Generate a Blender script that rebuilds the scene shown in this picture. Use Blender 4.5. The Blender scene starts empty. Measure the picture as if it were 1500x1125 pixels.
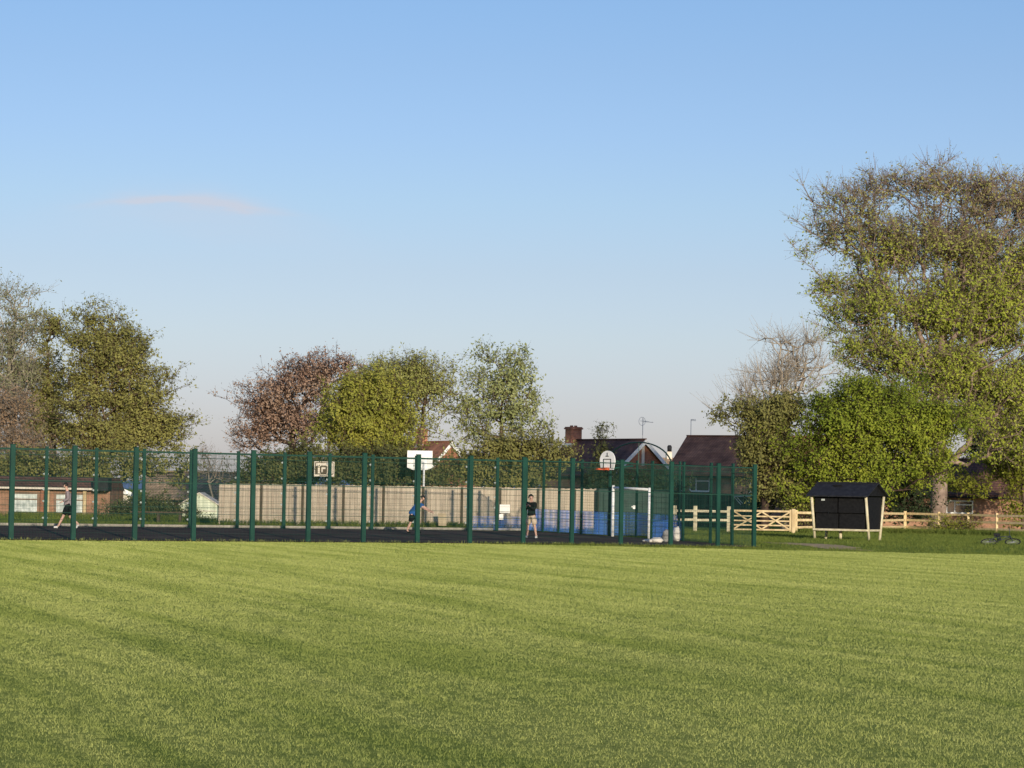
import bpy, bmesh, math, random
import numpy as np
from mathutils import Vector, Matrix

random.seed(7)
rng = np.random.default_rng(11)
scene = bpy.context.scene
C = scene.collection
R = math.radians

# ------------------------------------------------------------------ camera model
F = 4200.0; CX = 750.0; CY = 562.5; EYE = 1.75
PITCH = math.atan(162.5 / F); ROLL = R(1.0)
fwd = np.array([0, math.cos(PITCH), math.sin(PITCH)])
r0 = np.array([1.0, 0, 0]); u0 = np.array([0, -math.sin(PITCH), math.cos(PITCH)])
rgt = math.cos(ROLL) * r0 + math.sin(ROLL) * u0
upv = math.cos(ROLL) * u0 - math.sin(ROLL) * r0
CAM = np.array([0, 0, EYE])

def at(px, py, D):
    d = fwd + rgt * ((px - CX) / F) - upv * ((py - CY) / F)
    return CAM + d * (D / d[1])

# court frame: u along the length, v across (away from the camera)
TH = R(30)
U = np.array([math.cos(TH), math.sin(TH)]); V = np.array([-math.sin(TH), math.cos(TH)])
NR = np.array([9.1, 107.7]); CW = 16.7

def sstep(a, b, x):
    t = min(1, max(0, (x - a) / (b - a))); return t * t * (3 - 2 * t)

def zg(x, y):
    q = np.array([x, y]) - NR
    t = float(q @ V); s = float(q @ U)
    rise = 0.2 * min(1, max(0, t / CW)) * (1 - sstep(0.5, 7, s))
    # a shallow swale behind the mown edge on the right
    e = y - (101 - 0.2 * x)
    dip = -0.10 * sstep(-1.0, 3.0, e) * (1 - sstep(5, 16, e)) * sstep(2, 12, x)
    return rise + dip

def gpt(px, D):
    py = 770.0
    for _ in range(6):
        p = at(px, py, D)
        py += (p[2] - zg(p[0], p[1])) * F / D
    p = at(px, py, D); return np.array([p[0], p[1], zg(p[0], p[1])])

def on_line(px, A, dirv):
    lo, hi = -60.0, 60.0
    f = lambda t: at(px, 740, (A + dirv * t)[1])[0] - (A + dirv * t)[0]
    a, b = lo, hi
    fa = f(a)
    for _ in range(60):
        m = (a + b) / 2
        if (f(m) > 0) == (fa > 0): a = m
        else: b = m
    p = A + dirv * (a + b) / 2
    return np.array([p[0], p[1], zg(p[0], p[1])])

# ------------------------------------------------------------------ materials
def newmat(name):
    m = bpy.data.materials.new(name); m.use_nodes = True
    nt = m.node_tree; nt.nodes.clear()
    return m, nt, nt.nodes.new, nt.links.new

def mat_basic(name, c1, c2=None, rough=0.6, metal=0.0, nscale=3.0, stretch=(1, 1, 1), bump=0.0, spec=0.3, detail=5, contrast=(0.35, 0.65)):
    m, nt, N, L = newmat(name)
    out = N('ShaderNodeOutputMaterial'); b = N('ShaderNodeBsdfPrincipled')
    L(b.outputs[0], out.inputs[0])
    b.inputs['Roughness'].default_value = rough; b.inputs['Metallic'].default_value = metal
    b.inputs['Specular IOR Level'].default_value = spec
    c2 = c2 or tuple(x * 0.7 for x in c1)
    tc = N('ShaderNodeTexCoord'); mp = N('ShaderNodeMapping'); mp.inputs['Scale'].default_value = stretch
    L(tc.outputs['Object'], mp.inputs[0])
    n = N('ShaderNodeTexNoise'); n.inputs['Scale'].default_value = nscale; n.inputs['Detail'].default_value = detail
    L(mp.outputs[0], n.inputs['Vector'])
    cr = N('ShaderNodeValToRGB'); cr.color_ramp.elements[0].position = contrast[0]; cr.color_ramp.elements[1].position = contrast[1]
    cr.color_ramp.elements[0].color = (*c2, 1); cr.color_ramp.elements[1].color = (*c1, 1)
    L(n.outputs[0], cr.inputs[0]); L(cr.outputs[0], b.inputs['Base Color'])
    if bump:
        bp = N('ShaderNodeBump'); bp.inputs['Strength'].default_value = bump; bp.inputs['Distance'].default_value = 0.05
        L(n.outputs[0], bp.inputs['Height']); L(bp.outputs[0], b.inputs['Normal'])
    return m

def mat_brick(name, c1, c2, mortar, scale=4.4):
    m, nt, N, L = newmat(name)
    out = N('ShaderNodeOutputMaterial'); b = N('ShaderNodeBsdfPrincipled'); L(b.outputs[0], out.inputs[0])
    b.inputs['Roughness'].default_value = 0.85; b.inputs['Specular IOR Level'].default_value = 0.15
    tc = N('ShaderNodeTexCoord'); sp = N('ShaderNodeSeparateXYZ'); L(tc.outputs['Object'], sp.inputs[0])
    ad = N('ShaderNodeMath'); ad.operation = 'ADD'; L(sp.outputs[0], ad.inputs[0]); L(sp.outputs[1], ad.inputs[1])
    cb = N('ShaderNodeCombineXYZ'); L(ad.outputs[0], cb.inputs[0]); L(sp.outputs[2], cb.inputs[1])
    br = N('ShaderNodeTexBrick'); br.inputs['Scale'].default_value = scale
    br.inputs['Color1'].default_value = (*c1, 1); br.inputs['Color2'].default_value = (*c2, 1); br.inputs['Mortar'].default_value = (*mortar, 1)
    br.inputs['Mortar Size'].default_value = 0.018; L(cb.outputs[0], br.inputs['Vector'])
    n = N('ShaderNodeTexNoise'); n.inputs['Scale'].default_value = 1.3; n.inputs['Detail'].default_value = 6
    L(tc.outputs['Object'], n.inputs['Vector'])
    mr = N('ShaderNodeMapRange'); mr.inputs[1].default_value = .3; mr.inputs[2].default_value = .7; mr.inputs[3].default_value = .65; mr.inputs[4].default_value = 1.2
    L(n.outputs[0], mr.inputs[0])
    mx = N('ShaderNodeMix'); mx.data_type = 'RGBA'; mx.blend_type = 'MULTIPLY'; mx.inputs[0].default_value = 1
    L(br.outputs[0], mx.inputs[6]); L(mr.outputs[0], mx.inputs[7]); L(mx.outputs[2], b.inputs['Base Color'])
    return m

def mat_tiles(name, c1, c2):
    m, nt, N, L = newmat(name)
    out = N('ShaderNodeOutputMaterial'); b = N('ShaderNodeBsdfPrincipled'); L(b.outputs[0], out.inputs[0])
    b.inputs['Roughness'].default_value = 0.8; b.inputs['Specular IOR Level'].default_value = 0.2
    tc = N('ShaderNodeTexCoord'); sp = N('ShaderNodeSeparateXYZ'); L(tc.outputs['Object'], sp.inputs[0])
    ad = N('ShaderNodeMath'); ad.operation = 'ADD'; L(sp.outputs[0], ad.inputs[0]); L(sp.outputs[1], ad.inputs[1])
    cb = N('ShaderNodeCombineXYZ'); L(ad.outputs[0], cb.inputs[0]); L(sp.outputs[2], cb.inputs[1])
    br = N('ShaderNodeTexBrick'); br.inputs['Scale'].default_value = 2.2
    br.inputs['Color1'].default_value = (*c1, 1); br.inputs['Color2'].default_value = (*c2, 1); br.inputs['Mortar'].default_value = (*[x * .35 for x in c2], 1)
    br.inputs['Mortar Size'].default_value = 0.03; L(cb.outputs[0], br.inputs['Vector'])
    n = N('ShaderNodeTexNoise'); n.inputs['Scale'].default_value = .9; n.inputs['Detail'].default_value = 7
    L(tc.outputs['Object'], n.inputs['Vector'])
    mr = N('ShaderNodeMapRange'); mr.inputs[1].default_value = .3; mr.inputs[2].default_value = .7; mr.inputs[3].default_value = .55; mr.inputs[4].default_value = 1.25
    L(n.outputs[0], mr.inputs[0])
    mx = N('ShaderNodeMix'); mx.data_type = 'RGBA'; mx.blend_type = 'MULTIPLY'; mx.inputs[0].default_value = 1
    L(br.outputs[0], mx.inputs[6]); L(mr.outputs[0], mx.inputs[7]); L(mx.outputs[2], b.inputs['Base Color'])
    return m

def mat_boards(name, c1, c2, period=0.125):
    """close boards: each board its own tone (by a stepped coordinate), with grain and dark joints"""
    m, nt, N, L = newmat(name)
    out = N('ShaderNodeOutputMaterial'); b = N('ShaderNodeBsdfPrincipled'); L(b.outputs[0], out.inputs[0])
    b.inputs['Roughness'].default_value = 0.85; b.inputs['Specular IOR Level'].default_value = 0.1
    tc = N('ShaderNodeTexCoord'); sp = N('ShaderNodeSeparateXYZ'); L(tc.outputs['Object'], sp.inputs[0])
    dv = N('ShaderNodeMath'); dv.operation = 'DIVIDE'; dv.inputs[1].default_value = period; L(sp.outputs[0], dv.inputs[0])
    fl = N('ShaderNodeMath'); fl.operation = 'FLOOR'; L(dv.outputs[0], fl.inputs[0])
    wn = N('ShaderNodeTexWhiteNoise'); wn.noise_dimensions = '1D'; L(fl.outputs[0], wn.inputs['W'])
    n = N('ShaderNodeTexNoise'); n.inputs['Scale'].default_value = 1.0; n.inputs['Detail'].default_value = 6
    mp = N('ShaderNodeMapping'); mp.inputs['Scale'].default_value = (7, 7, .9); L(tc.outputs['Object'], mp.inputs[0]); L(mp.outputs[0], n.inputs['Vector'])
    a = N('ShaderNodeMath'); a.operation = 'MULTIPLY_ADD'; a.inputs[1].default_value = .45; L(wn.outputs[0], a.inputs[0]); L(n.outputs[0], a.inputs[2])
    cr = N('ShaderNodeValToRGB'); cr.color_ramp.elements[0].position = .35; cr.color_ramp.elements[1].position = .95
    cr.color_ramp.elements[0].color = (*c2, 1); cr.color_ramp.elements[1].color = (*c1, 1); L(a.outputs[0], cr.inputs[0])
    L(cr.outputs[0], b.inputs['Base Color'])
    return m

def mat_leaf(name, ca, cb, cc, zlo=None, zhi=None, ctop=None, trans=0.42, nscale=0.55):
    """leaf colour: per-leaf random between ca and cb, clumps towards cc, optional change with height"""
    m, nt, N, L = newmat(name)
    out = N('ShaderNodeOutputMaterial')
    geo = N('ShaderNodeNewGeometry'); tc = N('ShaderNodeTexCoord')
    m1 = N('ShaderNodeMix'); m1.data_type = 'RGBA'; m1.inputs[6].default_value = (*ca, 1); m1.inputs[7].default_value = (*cb, 1)
    L(geo.outputs['Random Per Island'], m1.inputs[0])
    n = N('ShaderNodeTexNoise'); n.inputs['Scale'].default_value = nscale; n.inputs['Detail'].default_value = 3
    L(tc.outputs['Object'], n.inputs['Vector'])
    mr = N('ShaderNodeMapRange'); mr.inputs[1].default_value = .4; mr.inputs[2].default_value = .62; L(n.outputs[0], mr.inputs[0])
    m2 = N('ShaderNodeMix'); m2.data_type = 'RGBA'; L(mr.outputs[0], m2.inputs[0]); L(m1.outputs[2], m2.inputs[6]); m2.inputs[7].default_value = (*cc, 1)
    mm = N('ShaderNodeMath'); mm.operation = 'MULTIPLY'; mm.inputs[1].default_value = .75; L(mr.outputs[0], mm.inputs[0]); L(mm.outputs[0], m2.inputs[0])
    col = m2.outputs[2]
    if ctop:
        sp = N('ShaderNodeSeparateXYZ'); L(tc.outputs['Object'], sp.inputs[0])
        ad = N('ShaderNodeMath'); ad.operation = 'MULTIPLY_ADD'; ad.inputs[1].default_value = (zhi - zlo) * .9; L(n.outputs[0], ad.inputs[0]); L(sp.outputs[2], ad.inputs[2])
        mz = N('ShaderNodeMapRange'); mz.inputs[1].default_value = zlo + (zhi - zlo) * .45; mz.inputs[2].default_value = zhi + (zhi - zlo) * .45; L(ad.outputs[0], mz.inputs[0])
        m3 = N('ShaderNodeMix'); m3.data_type = 'RGBA'; L(mz.outputs[0], m3.inputs[0]); L(col, m3.inputs[6]); m3.inputs[7].default_value = (*ctop, 1)
        col = m3.outputs[2]
    d = N('ShaderNodeBsdfDiffuse'); t = N('ShaderNodeBsdfTranslucent'); ms = N('ShaderNodeMixShader'); ms.inputs[0].default_value = trans
    L(col, d.inputs[0]); L(col, t.inputs[0]); L(d.outputs[0], ms.inputs[1]); L(t.outputs[0], ms.inputs[2]); L(ms.outputs[0], out.inputs[0])
    return m

M = {}
M['post'] = mat_basic('green_powder_coat', (.006, .050, .034), (.004, .036, .025), rough=.5, nscale=2)
M['wire'] = mat_basic('green_wire', (.008, .050, .034), (.005, .036, .024), rough=.6)
M['wire_blue'] = mat_basic('blue_wire', (.045, .15, .50), (.16, .17, .18), rough=.6, nscale=1.6, detail=8, contrast=(.40, .56))
M['wire_blue_end'] = mat_basic('blue_wire_bright', (.08, .25, .80), (.12, .20, .42), rough=.6, nscale=1.6, detail=8, contrast=(.34, .50))
M['galv'] = mat_basic('galvanised_steel', (.62, .66, .64), (.45, .5, .48), rough=.4, metal=.3)
M['tarmac'] = mat_basic('tarmac', (.15, .105, .085), (.052, .038, .036), rough=1, nscale=.9, detail=9, spec=0, stretch=(.5, 1.6, 1))
M['concrete'] = mat_basic('concrete_kerb', (.42, .38, .32), (.30, .27, .22), rough=.9, nscale=4)
M['boards'] = mat_boards('weathered_boards', (.55, .46, .35), (.36, .29, .22))
M['board_post'] = mat_basic('dark_timber', (.10, .075, .05), (.07, .05, .035), rough=.9, nscale=6)
M['timber'] = mat_basic('new_softwood', (.58, .46, .27), (.42, .31, .17), rough=.8, nscale=5, stretch=(1, 1, .3), spec=.1)
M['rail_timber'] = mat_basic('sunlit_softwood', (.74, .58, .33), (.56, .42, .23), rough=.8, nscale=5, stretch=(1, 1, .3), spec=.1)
M['pale_timber'] = mat_basic('pale_round_timber', (.60, .54, .38), (.45, .39, .26), rough=.8, nscale=5, spec=.1)
M['white'] = mat_basic('white_paint', (.78, .78, .76), (.62, .62, .60), rough=.4, nscale=3)
M['upvc'] = mat_basic('white_upvc', (.75, .75, .72), (.66, .66, .63), rough=.35)
M['glass'] = mat_basic('dark_glass', (.03, .045, .06), (.015, .02, .03), rough=.08, spec=.6, nscale=.6)
M['black'] = mat_basic('black_felt', (.022, .023, .027), (.012, .012, .015), rough=.75, nscale=5, spec=.2)
M['blackmesh'] = mat_basic('black_panel', (.012, .012, .013), (.006, .006, .007), rough=.7, nscale=8, spec=.15)
M['brick_red'] = mat_brick('red_brick', (.36, .14, .075), (.27, .095, .055), (.34, .27, .21))
M['brick_orange'] = mat_brick('orange_brick', (.36, .185, .11), (.28, .135, .085), (.32, .26, .20))
M['brick_dark'] = mat_brick('brown_brick', (.26, .155, .105), (.20, .12, .085), (.26, .22, .18))
M['tiles_brown'] = mat_tiles('brown_tiles', (.48, .21, .11), (.35, .16, .09))
M['tiles_dark'] = mat_tiles('dark_tiles', (.20, .10, .07), (.13, .07, .055))
M['tiles_tan'] = mat_tiles('tan_tiles', (.46, .32, .20), (.34, .24, .155))
M['cladding'] = mat_boards('brown_cladding', (.10, .065, .045), (.06, .04, .03), .2)
M['render'] = mat_basic('cream_render', (.66, .60, .50), (.54, .48, .40), rough=.9, nscale=2)
M['cream_shed'] = mat_boards('cream_shed_boards', (.62, .66, .50), (.48, .52, .38), .16)
M['greyboard'] = mat_basic('whitened_board', (.62, .66, .62), (.34, .38, .36), rough=.8, nscale=3.5, detail=8)
M['darkgreen'] = mat_basic('dark_green_steel', (.010, .045, .034), (.006, .028, .022), rough=.6, nscale=3)
M['bark'] = mat_basic('bark', (.16, .115, .080), (.07, .050, .035), rough=.95, nscale=5, stretch=(3, 3, .6), bump=.6, spec=.05, detail=8)
M['bark_pale'] = mat_basic('pale_bark', (.36, .32, .25), (.20, .17, .13), rough=.95, nscale=4, stretch=(2, 2, .6), spec=.05)
M['bark_grey'] = mat_basic('grey_bark', (.27, .235, .20), (.16, .14, .12), rough=.95, nscale=4, stretch=(2, 2, .6), spec=.05)
M['bark_bare'] = mat_basic('pale_twig_bark', (.42, .36, .29), (.26, .22, .17), rough=.95, nscale=4, spec=.05)
M['bark_dark'] = mat_basic('dark_bark', (.075, .052, .042), (.04, .028, .024), rough=.95, nscale=4, spec=.05)
M['bark_twig'] = mat_basic('beech_bark', (.30, .225, .18), (.14, .10, .08), rough=.95, nscale=2, spec=.05)
M['orange'] = mat_basic('orange_paint', (.75, .14, .05), (.60, .10, .04), rough=.4)
M['aerial'] = mat_basic('aerial_alloy', (.42, .42, .44), (.35, .35, .37), rough=.5)
M['clay'] = mat_basic('clay_pot', (.30, .15, .10), (.2, .1, .07), rough=.9)
M['skin'] = mat_basic('skin', (.58, .36, .27), (.50, .30, .22), rough=.55, nscale=8)
M['hair'] = mat_basic('dark_hair', (.022, .014, .010), (.012, .008, .006), rough=.6, nscale=25)
M['mauve'] = mat_basic('mauve_grey_cloth', (.26, .21, .22), (.20, .165, .175), rough=.95, nscale=6, spec=.05)
M['cloth_black'] = mat_basic('black_cloth', (.012, .012, .014), (.008, .008, .009), rough=.95, nscale=6, spec=.05)
M['cloth_blue'] = mat_basic('blue_cloth', (.03, .11, .30), (.02, .07, .20), rough=.95, nscale=6, spec=.05)
M['cloth_beige'] = mat_basic('beige_cloth', (.58, .47, .34), (.48, .38, .27), rough=.95, nscale=6, spec=.05)
M['shoe_white'] = mat_basic('white_shoe', (.74, .72, .68), (.6, .58, .55), rough=.6)
M['bag_white'] = mat_basic('white_bag', (.70, .66, .58), (.5, .47, .42), rough=.8, nscale=4)
M['bag_grey'] = mat_basic('grey_cloth', (.30, .29, .28), (.17, .165, .16), rough=.9, nscale=5)
M['eye'] = mat_basic('eye', (.03, .02, .02))
M['rubber'] = mat_basic('tyre_rubber', (.018, .018, .018), (.012, .012, .012), rough=.8)
M['bike'] = mat_basic('bicycle_paint', (.035, .045, .05), (.02, .025, .03), rough=.35)
M['plywood'] = mat_basic('plywood', (.52, .42, .28), (.42, .33, .21), rough=.8, nscale=3)
M['worn'] = mat_basic('worn_earth', (.62, .42, .22), (.36, .28, .13), rough=.97, nscale=1.4, detail=9, spec=.03)
M['paper'] = mat_basic('notice_paper', (.80, .79, .74), (.70, .69, .64), rough=.7, nscale=5)

def mat_ground():
    m, nt, N, L = newmat('ground_grass')
    out = N('ShaderNodeOutputMaterial')
    tc = N('ShaderNodeTexCoord')
    # fine blade mottling
    n1 = N('ShaderNodeTexNoise'); n1.inputs['Scale'].default_value = 11; n1.inputs['Detail'].default_value = 9; n1.inputs['Roughness'].default_value = .7
    L(tc.outputs['Object'], n1.inputs['Vector'])
    n2 = N('ShaderNodeTexNoise'); n2.inputs['Scale'].default_value = .55; n2.inputs['Detail'].default_value = 5
    mp0 = N('ShaderNodeMapping'); mp0.inputs['Rotation'].default_value = (0, 0, R(-17.5)); mp = N('ShaderNodeMapping'); mp.inputs['Scale'].default_value = (2.4, .15, 1)
    L(tc.outputs['Object'], mp0.inputs[0]); L(mp0.outputs[0], mp.inputs[0]); L(mp.outputs[0], n2.inputs['Vector'])
    c1 = N('ShaderNodeValToRGB'); e = c1.color_ramp.elements
    e[0].position = .3; e[0].color = (.22, .28, .055, 1); e[1].position = .72; e[1].color = (.60, .64, .17, 1)
    L(n1.outputs[0], c1.inputs[0])
    c2 = N('ShaderNodeValToRGB'); e = c2.color_ramp.elements
    e[0].position = .35; e[0].color = (.72, .8, .7, 1); e[1].position = .65; e[1].color = (1.12, 1.08, 1.1, 1)
    L(n2.outputs[0], c2.inputs[0])
    mx = N('ShaderNodeMix'); mx.data_type = 'RGBA'; mx.blend_type = 'MULTIPLY'; mx.inputs[0].default_value = 1
    L(c1.outputs[0], mx.inputs[6]); L(c2.outputs[0], mx.inputs[7])
    # rough uncut ground beyond the mown edge
    sp = N('ShaderNodeSeparateXYZ'); L(tc.outputs['Object'], sp.inputs[0])
    ed = N('ShaderNodeMath'); ed.operation = 'MULTIPLY_ADD'; ed.inputs[1].default_value = .2; L(sp.outputs[0], ed.inputs[0]); L(sp.outputs[1], ed.inputs[2])
    mr = N('ShaderNodeMapRange'); mr.inputs[1].default_value = 100.5; mr.inputs[2].default_value = 102.0; L(ed.outputs[0], mr.inputs[0])
    m3 = N('ShaderNodeMix'); m3.data_type = 'RGBA'; L(mr.outputs[0], m3.inputs[0]); L(mx.outputs[2], m3.inputs[6])
    c3 = N('ShaderNodeMix'); c3.data_type = 'RGBA'; c3.blend_type = 'MULTIPLY'; c3.inputs[0].default_value = 1; L(mx.outputs[2], c3.inputs[6]); c3.inputs[7].default_value = (.62, .68, .62, 1)
    L(c3.outputs[2], m3.inputs[7])
    b = N('ShaderNodeBsdfDiffuse'); L(m3.outputs[2], b.inputs[0])
    bp = N('ShaderNodeBump'); bp.inputs['Strength'].default_value = 1.0; bp.inputs['Distance'].default_value = .14
    L(n1.outputs[0], bp.inputs['Height']); L(bp.outputs[0], b.inputs['Normal'])
    L(b.outputs[0], out.inputs[0])
    return m
M['ground'] = mat_ground()

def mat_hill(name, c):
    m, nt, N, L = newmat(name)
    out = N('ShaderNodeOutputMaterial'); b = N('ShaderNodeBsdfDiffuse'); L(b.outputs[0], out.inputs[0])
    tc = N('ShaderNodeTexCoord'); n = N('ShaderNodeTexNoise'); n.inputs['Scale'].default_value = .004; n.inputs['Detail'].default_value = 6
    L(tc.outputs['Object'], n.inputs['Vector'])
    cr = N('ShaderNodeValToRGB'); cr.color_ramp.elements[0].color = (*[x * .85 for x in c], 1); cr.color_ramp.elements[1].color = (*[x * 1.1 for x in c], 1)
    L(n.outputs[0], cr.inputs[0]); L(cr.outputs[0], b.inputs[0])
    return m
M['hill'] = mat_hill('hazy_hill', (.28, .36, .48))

# ------------------------------------------------------------------ mesh builder
class MB:
    def __init__(s): s.v = []; s.f = []
    def poly(s, pts):
        b = len(s.v); s.v += [tuple(map(float, p)) for p in pts]; s.f.append(tuple(range(b, b + len(pts)))); return s
    def box(s, c, d, rz=0):
        cx, cy, cz = c; hx, hy, hz = d[0] / 2, d[1] / 2, d[2] / 2
        b = len(s.v); ca, sa = math.cos(rz), math.sin(rz)
        for x, y, z in ((-hx, -hy, -hz), (hx, -hy, -hz), (hx, hy, -hz), (-hx, hy, -hz), (-hx, -hy, hz), (hx, -hy, hz), (hx, hy, hz), (-hx, hy, hz)):
            s.v.append((cx + x * ca - y * sa, cy + x * sa + y * ca, cz + z))
        s.f += [(b, b + 3, b + 2, b + 1), (b + 4, b + 5, b + 6, b + 7), (b, b + 1, b + 5, b + 4), (b + 1, b + 2, b + 6, b + 5), (b + 2, b + 3, b + 7, b + 6), (b + 3, b, b + 4, b + 7)]
        return s
    def bar(s, a, b_, w, h=None, up=(0, 0, 1)):
        h = h or w; a = Vector(a); b2 = Vector(b_); d = (b2 - a).normalized(); upw = Vector(up)
        if abs(d.dot(upw)) > .98: upw = Vector((0, 1, 0))
        x = d.cross(upw).normalized(); y = x.cross(d).normalized()
        b = len(s.v)
        for p in (a, b2):
            for i, j in ((-1, -1), (1, -1), (1, 1), (-1, 1)):
                s.v.append(tuple(p + x * i * w / 2 + y * j * h / 2))
        s.f += [(b, b + 1, b + 2, b + 3), (b + 7, b + 6, b + 5, b + 4)] + [(b + i, b + 4 + i, b + 4 + (i + 1) % 4, b + (i + 1) % 4) for i in range(4)]
        return s
    def tube(s, pts, rad, n=10, cap=True):
        rad = rad if hasattr(rad, '__len__') else [rad] * len(pts)
        P = [Vector(p) for p in pts]; b = len(s.v); px = None
        for i, p in enumerate(P):
            d = ((P[min(i + 1, len(P) - 1)] - P[max(i - 1, 0)])).normalized()
            if px is None:
                up = Vector((0, 0, 1)) if abs(d.z) < .9 else Vector((1, 0, 0))
                px = d.cross(up).normalized()
            px = (px - d * px.dot(d)).normalized(); py = d.cross(px)
            for k in range(n):
                t = 2 * math.pi * k / n
                s.v.append(tuple(p + (px * math.cos(t) + py * math.sin(t)) * rad[i]))
        for i in range(len(P) - 1):
            for k in range(n):
                a = b + i * n + k; c = b + i * n + (k + 1) % n
                s.f.append((a, c, c + n, a + n))
        if cap:
            s.f.append(tuple(b + k for k in range(n))[::-1]); s.f.append(tuple(b + (len(P) - 1) * n + k for k in range(n)))
        return s
    def prism(s, prof, a, b_):
        """profile of (point tuples) at a and b: two lists of 3D points"""
        n = len(a); k = len(s.v); s.v += [tuple(map(float, p)) for p in a] + [tuple(map(float, p)) for p in b_]
        s.f.append(tuple(range(k, k + n))[::-1]); s.f.append(tuple(range(k + n, k + 2 * n)))
        for i in range(n): s.f.append((k + i, k + (i + 1) % n, k + n + (i + 1) % n, k + n + i))
        return s
    def build(s, name, mat, parent=None, smooth=False, bevel=0):
        me = bpy.data.meshes.new(name); me.from_pydata(s.v, [], s.f); me.update()
        if bevel:
            bm = bmesh.new(); bm.from_mesh(me)
            bmesh.ops.recalc_face_normals(bm, faces=bm.faces)
            bmesh.ops.bevel(bm, geom=list(bm.edges), offset=bevel, segments=1, affect='EDGES', clamp_overlap=True)
            bm.to_mesh(me); bm.free()
        else:
            bm = bmesh.new(); bm.from_mesh(me); bmesh.ops.recalc_face_normals(bm, faces=bm.faces); bm.to_mesh(me); bm.free()
        if smooth: me.polygons.foreach_set('use_smooth', [True] * len(me.polygons))
        return link(name, me, mat, parent)

def link(name, me, mat, parent=None):
    o = bpy.data.objects.new(name, me); C.objects.link(o)
    if mat: me.materials.append(mat)
    if parent: o.parent = parent
    return o

def npmesh(name, verts, faces_n, loops, mat, parent=None):
    """fast mesh from numpy: faces all with faces_n corners"""
    me = bpy.data.meshes.new(name)
    nv = len(verts); nf = len(loops) // faces_n
    me.vertices.add(nv); me.vertices.foreach_set('co', np.ascontiguousarray(verts, dtype=np.float32).ravel())
    me.loops.add(len(loops)); me.loops.foreach_set('vertex_index', np.ascontiguousarray(loops, dtype=np.int32))
    me.polygons.add(nf); me.polygons.foreach_set('loop_start', np.arange(0, nf * faces_n, faces_n, dtype=np.int32))
    me.update(calc_edges=True); me.validate()
    return link(name, me, mat, parent)

def thing(name, loc, label, cat, rz=0, group=None):
    o = bpy.data.objects.new(name, None); C.objects.link(o); o.empty_display_size = .3
    o.location = loc; o.rotation_euler = (0, 0, rz); o['label'] = label; o['category'] = cat
    if group: o['group'] = group
    return o
def tag(o, label, cat, group=None, kind=None):
    o['label'] = label
    o['category'] = cat
    if group: o['group'] = group
    if kind: o['kind'] = kind
    return o
def struct(o): o['kind'] = 'structure'; return o

# ------------------------------------------------------------------ ground, court, hills
def build_ground():
    xs = np.concatenate([np.linspace(-6000, -300, 12), np.linspace(-200, -60, 8), np.arange(-50, 61, 1.5), np.linspace(70, 200, 8), np.linspace(300, 6000, 12)])
    ys = np.concatenate([np.linspace(-2000, -60, 8), np.arange(-20, 80, 8), np.arange(80, 140, 1.5), np.linspace(145, 400, 14), np.linspace(600, 9000, 12)])
    v = []; f = []
    for y in ys:
        for x in xs: v.append((x, y, zg(x, y)))
    nx = len(xs)
    for j in range(len(ys) - 1):
        for i in range(nx - 1): f.append((j * nx + i, j * nx + i + 1, (j + 1) * nx + i + 1, (j + 1) * nx + i))
    me = bpy.data.meshes.new('ground'); me.from_pydata(v, [], f); me.update()
    me.polygons.foreach_set('use_smooth', [True] * len(me.polygons))
    struct(link('ground', me, M['ground']))
build_ground()

def W(su, sv, dz=0.0):
    p = NR + U * su + V * sv
    return (p[0], p[1], zg(p[0], p[1]) + dz)
mb = MB(); n_u, n_v = 24, 10
us = np.linspace(-36, 0.35, n_u); vs = np.linspace(-.35, CW + .3, n_v)
for i in range(n_u - 1):
    for j in range(n_v - 1):
        mb.poly([W(us[i], vs[j], .03), W(us[i + 1], vs[j], .03), W(us[i + 1], vs[j + 1], .03), W(us[i], vs[j + 1], .03)])
struct(mb.build('court_surface', M['tarmac']))
mb = MB()
mb.prism(None, [W(-36, CW + .35, -.1), W(-36, CW + .55, -.1), W(-36, CW + .55, .13), W(-36, CW + .35, .13)],
         [W(.3, CW + .35, -.1), W(.3, CW + .55, -.1), W(.3, CW + .55, .13), W(.3, CW + .35, .13)])
struct(mb.build('court_kerb', M['concrete']))

# worn earth path in front of the shelter
def blob_sheet(name, cx, cy, rx, ry, rz, mat, dz=.012, seed=1):
    rr = random.Random(seed); pts = []
    for k in range(36):
        t = 2 * math.pi * k / 36; q = 1 + .22 * math.sin(3 * t + seed) + .13 * math.sin(7 * t) + rr.uniform(-.06, .06)
        x = rx * q * math.cos(t); y = ry * q * math.sin(t)
        X = cx + x * math.cos(rz) - y * math.sin(rz); Y = cy + x * math.sin(rz) + y * math.cos(rz)
        pts.append((X, Y, zg(X, Y) + dz))
    mb = MB(); c = (cx, cy, zg(cx, cy) + dz)
    for k in range(36): mb.poly([c, pts[k], pts[(k + 1) % 36]])
    return struct(mb.build(name, mat))
p = PATH = gpt(1192, 112); blob_sheet('path', p[0], p[1], 1.15, 5.5, R(14), M['worn'])

def hills():
    mb = MB(); N = 60; Y0, Y1 = 5200, 6400
    prof = [22 + 16 * math.sin(i * .21 + 1) + 9 * math.sin(i * .53) + 4 * math.sin(i * 1.3) for i in range(N)]
    xs = np.linspace(-3600, 3600, N)
    for i in range(N - 1):
        mb.poly([(xs[i], Y0, -5), (xs[i + 1], Y0, -5), (xs[i + 1], Y1, prof[i + 1] + 14), (xs[i], Y1, prof[i] + 14)])
    o = mb.build('hills', M['hill'], smooth=True); struct(o)
hills()

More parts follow.
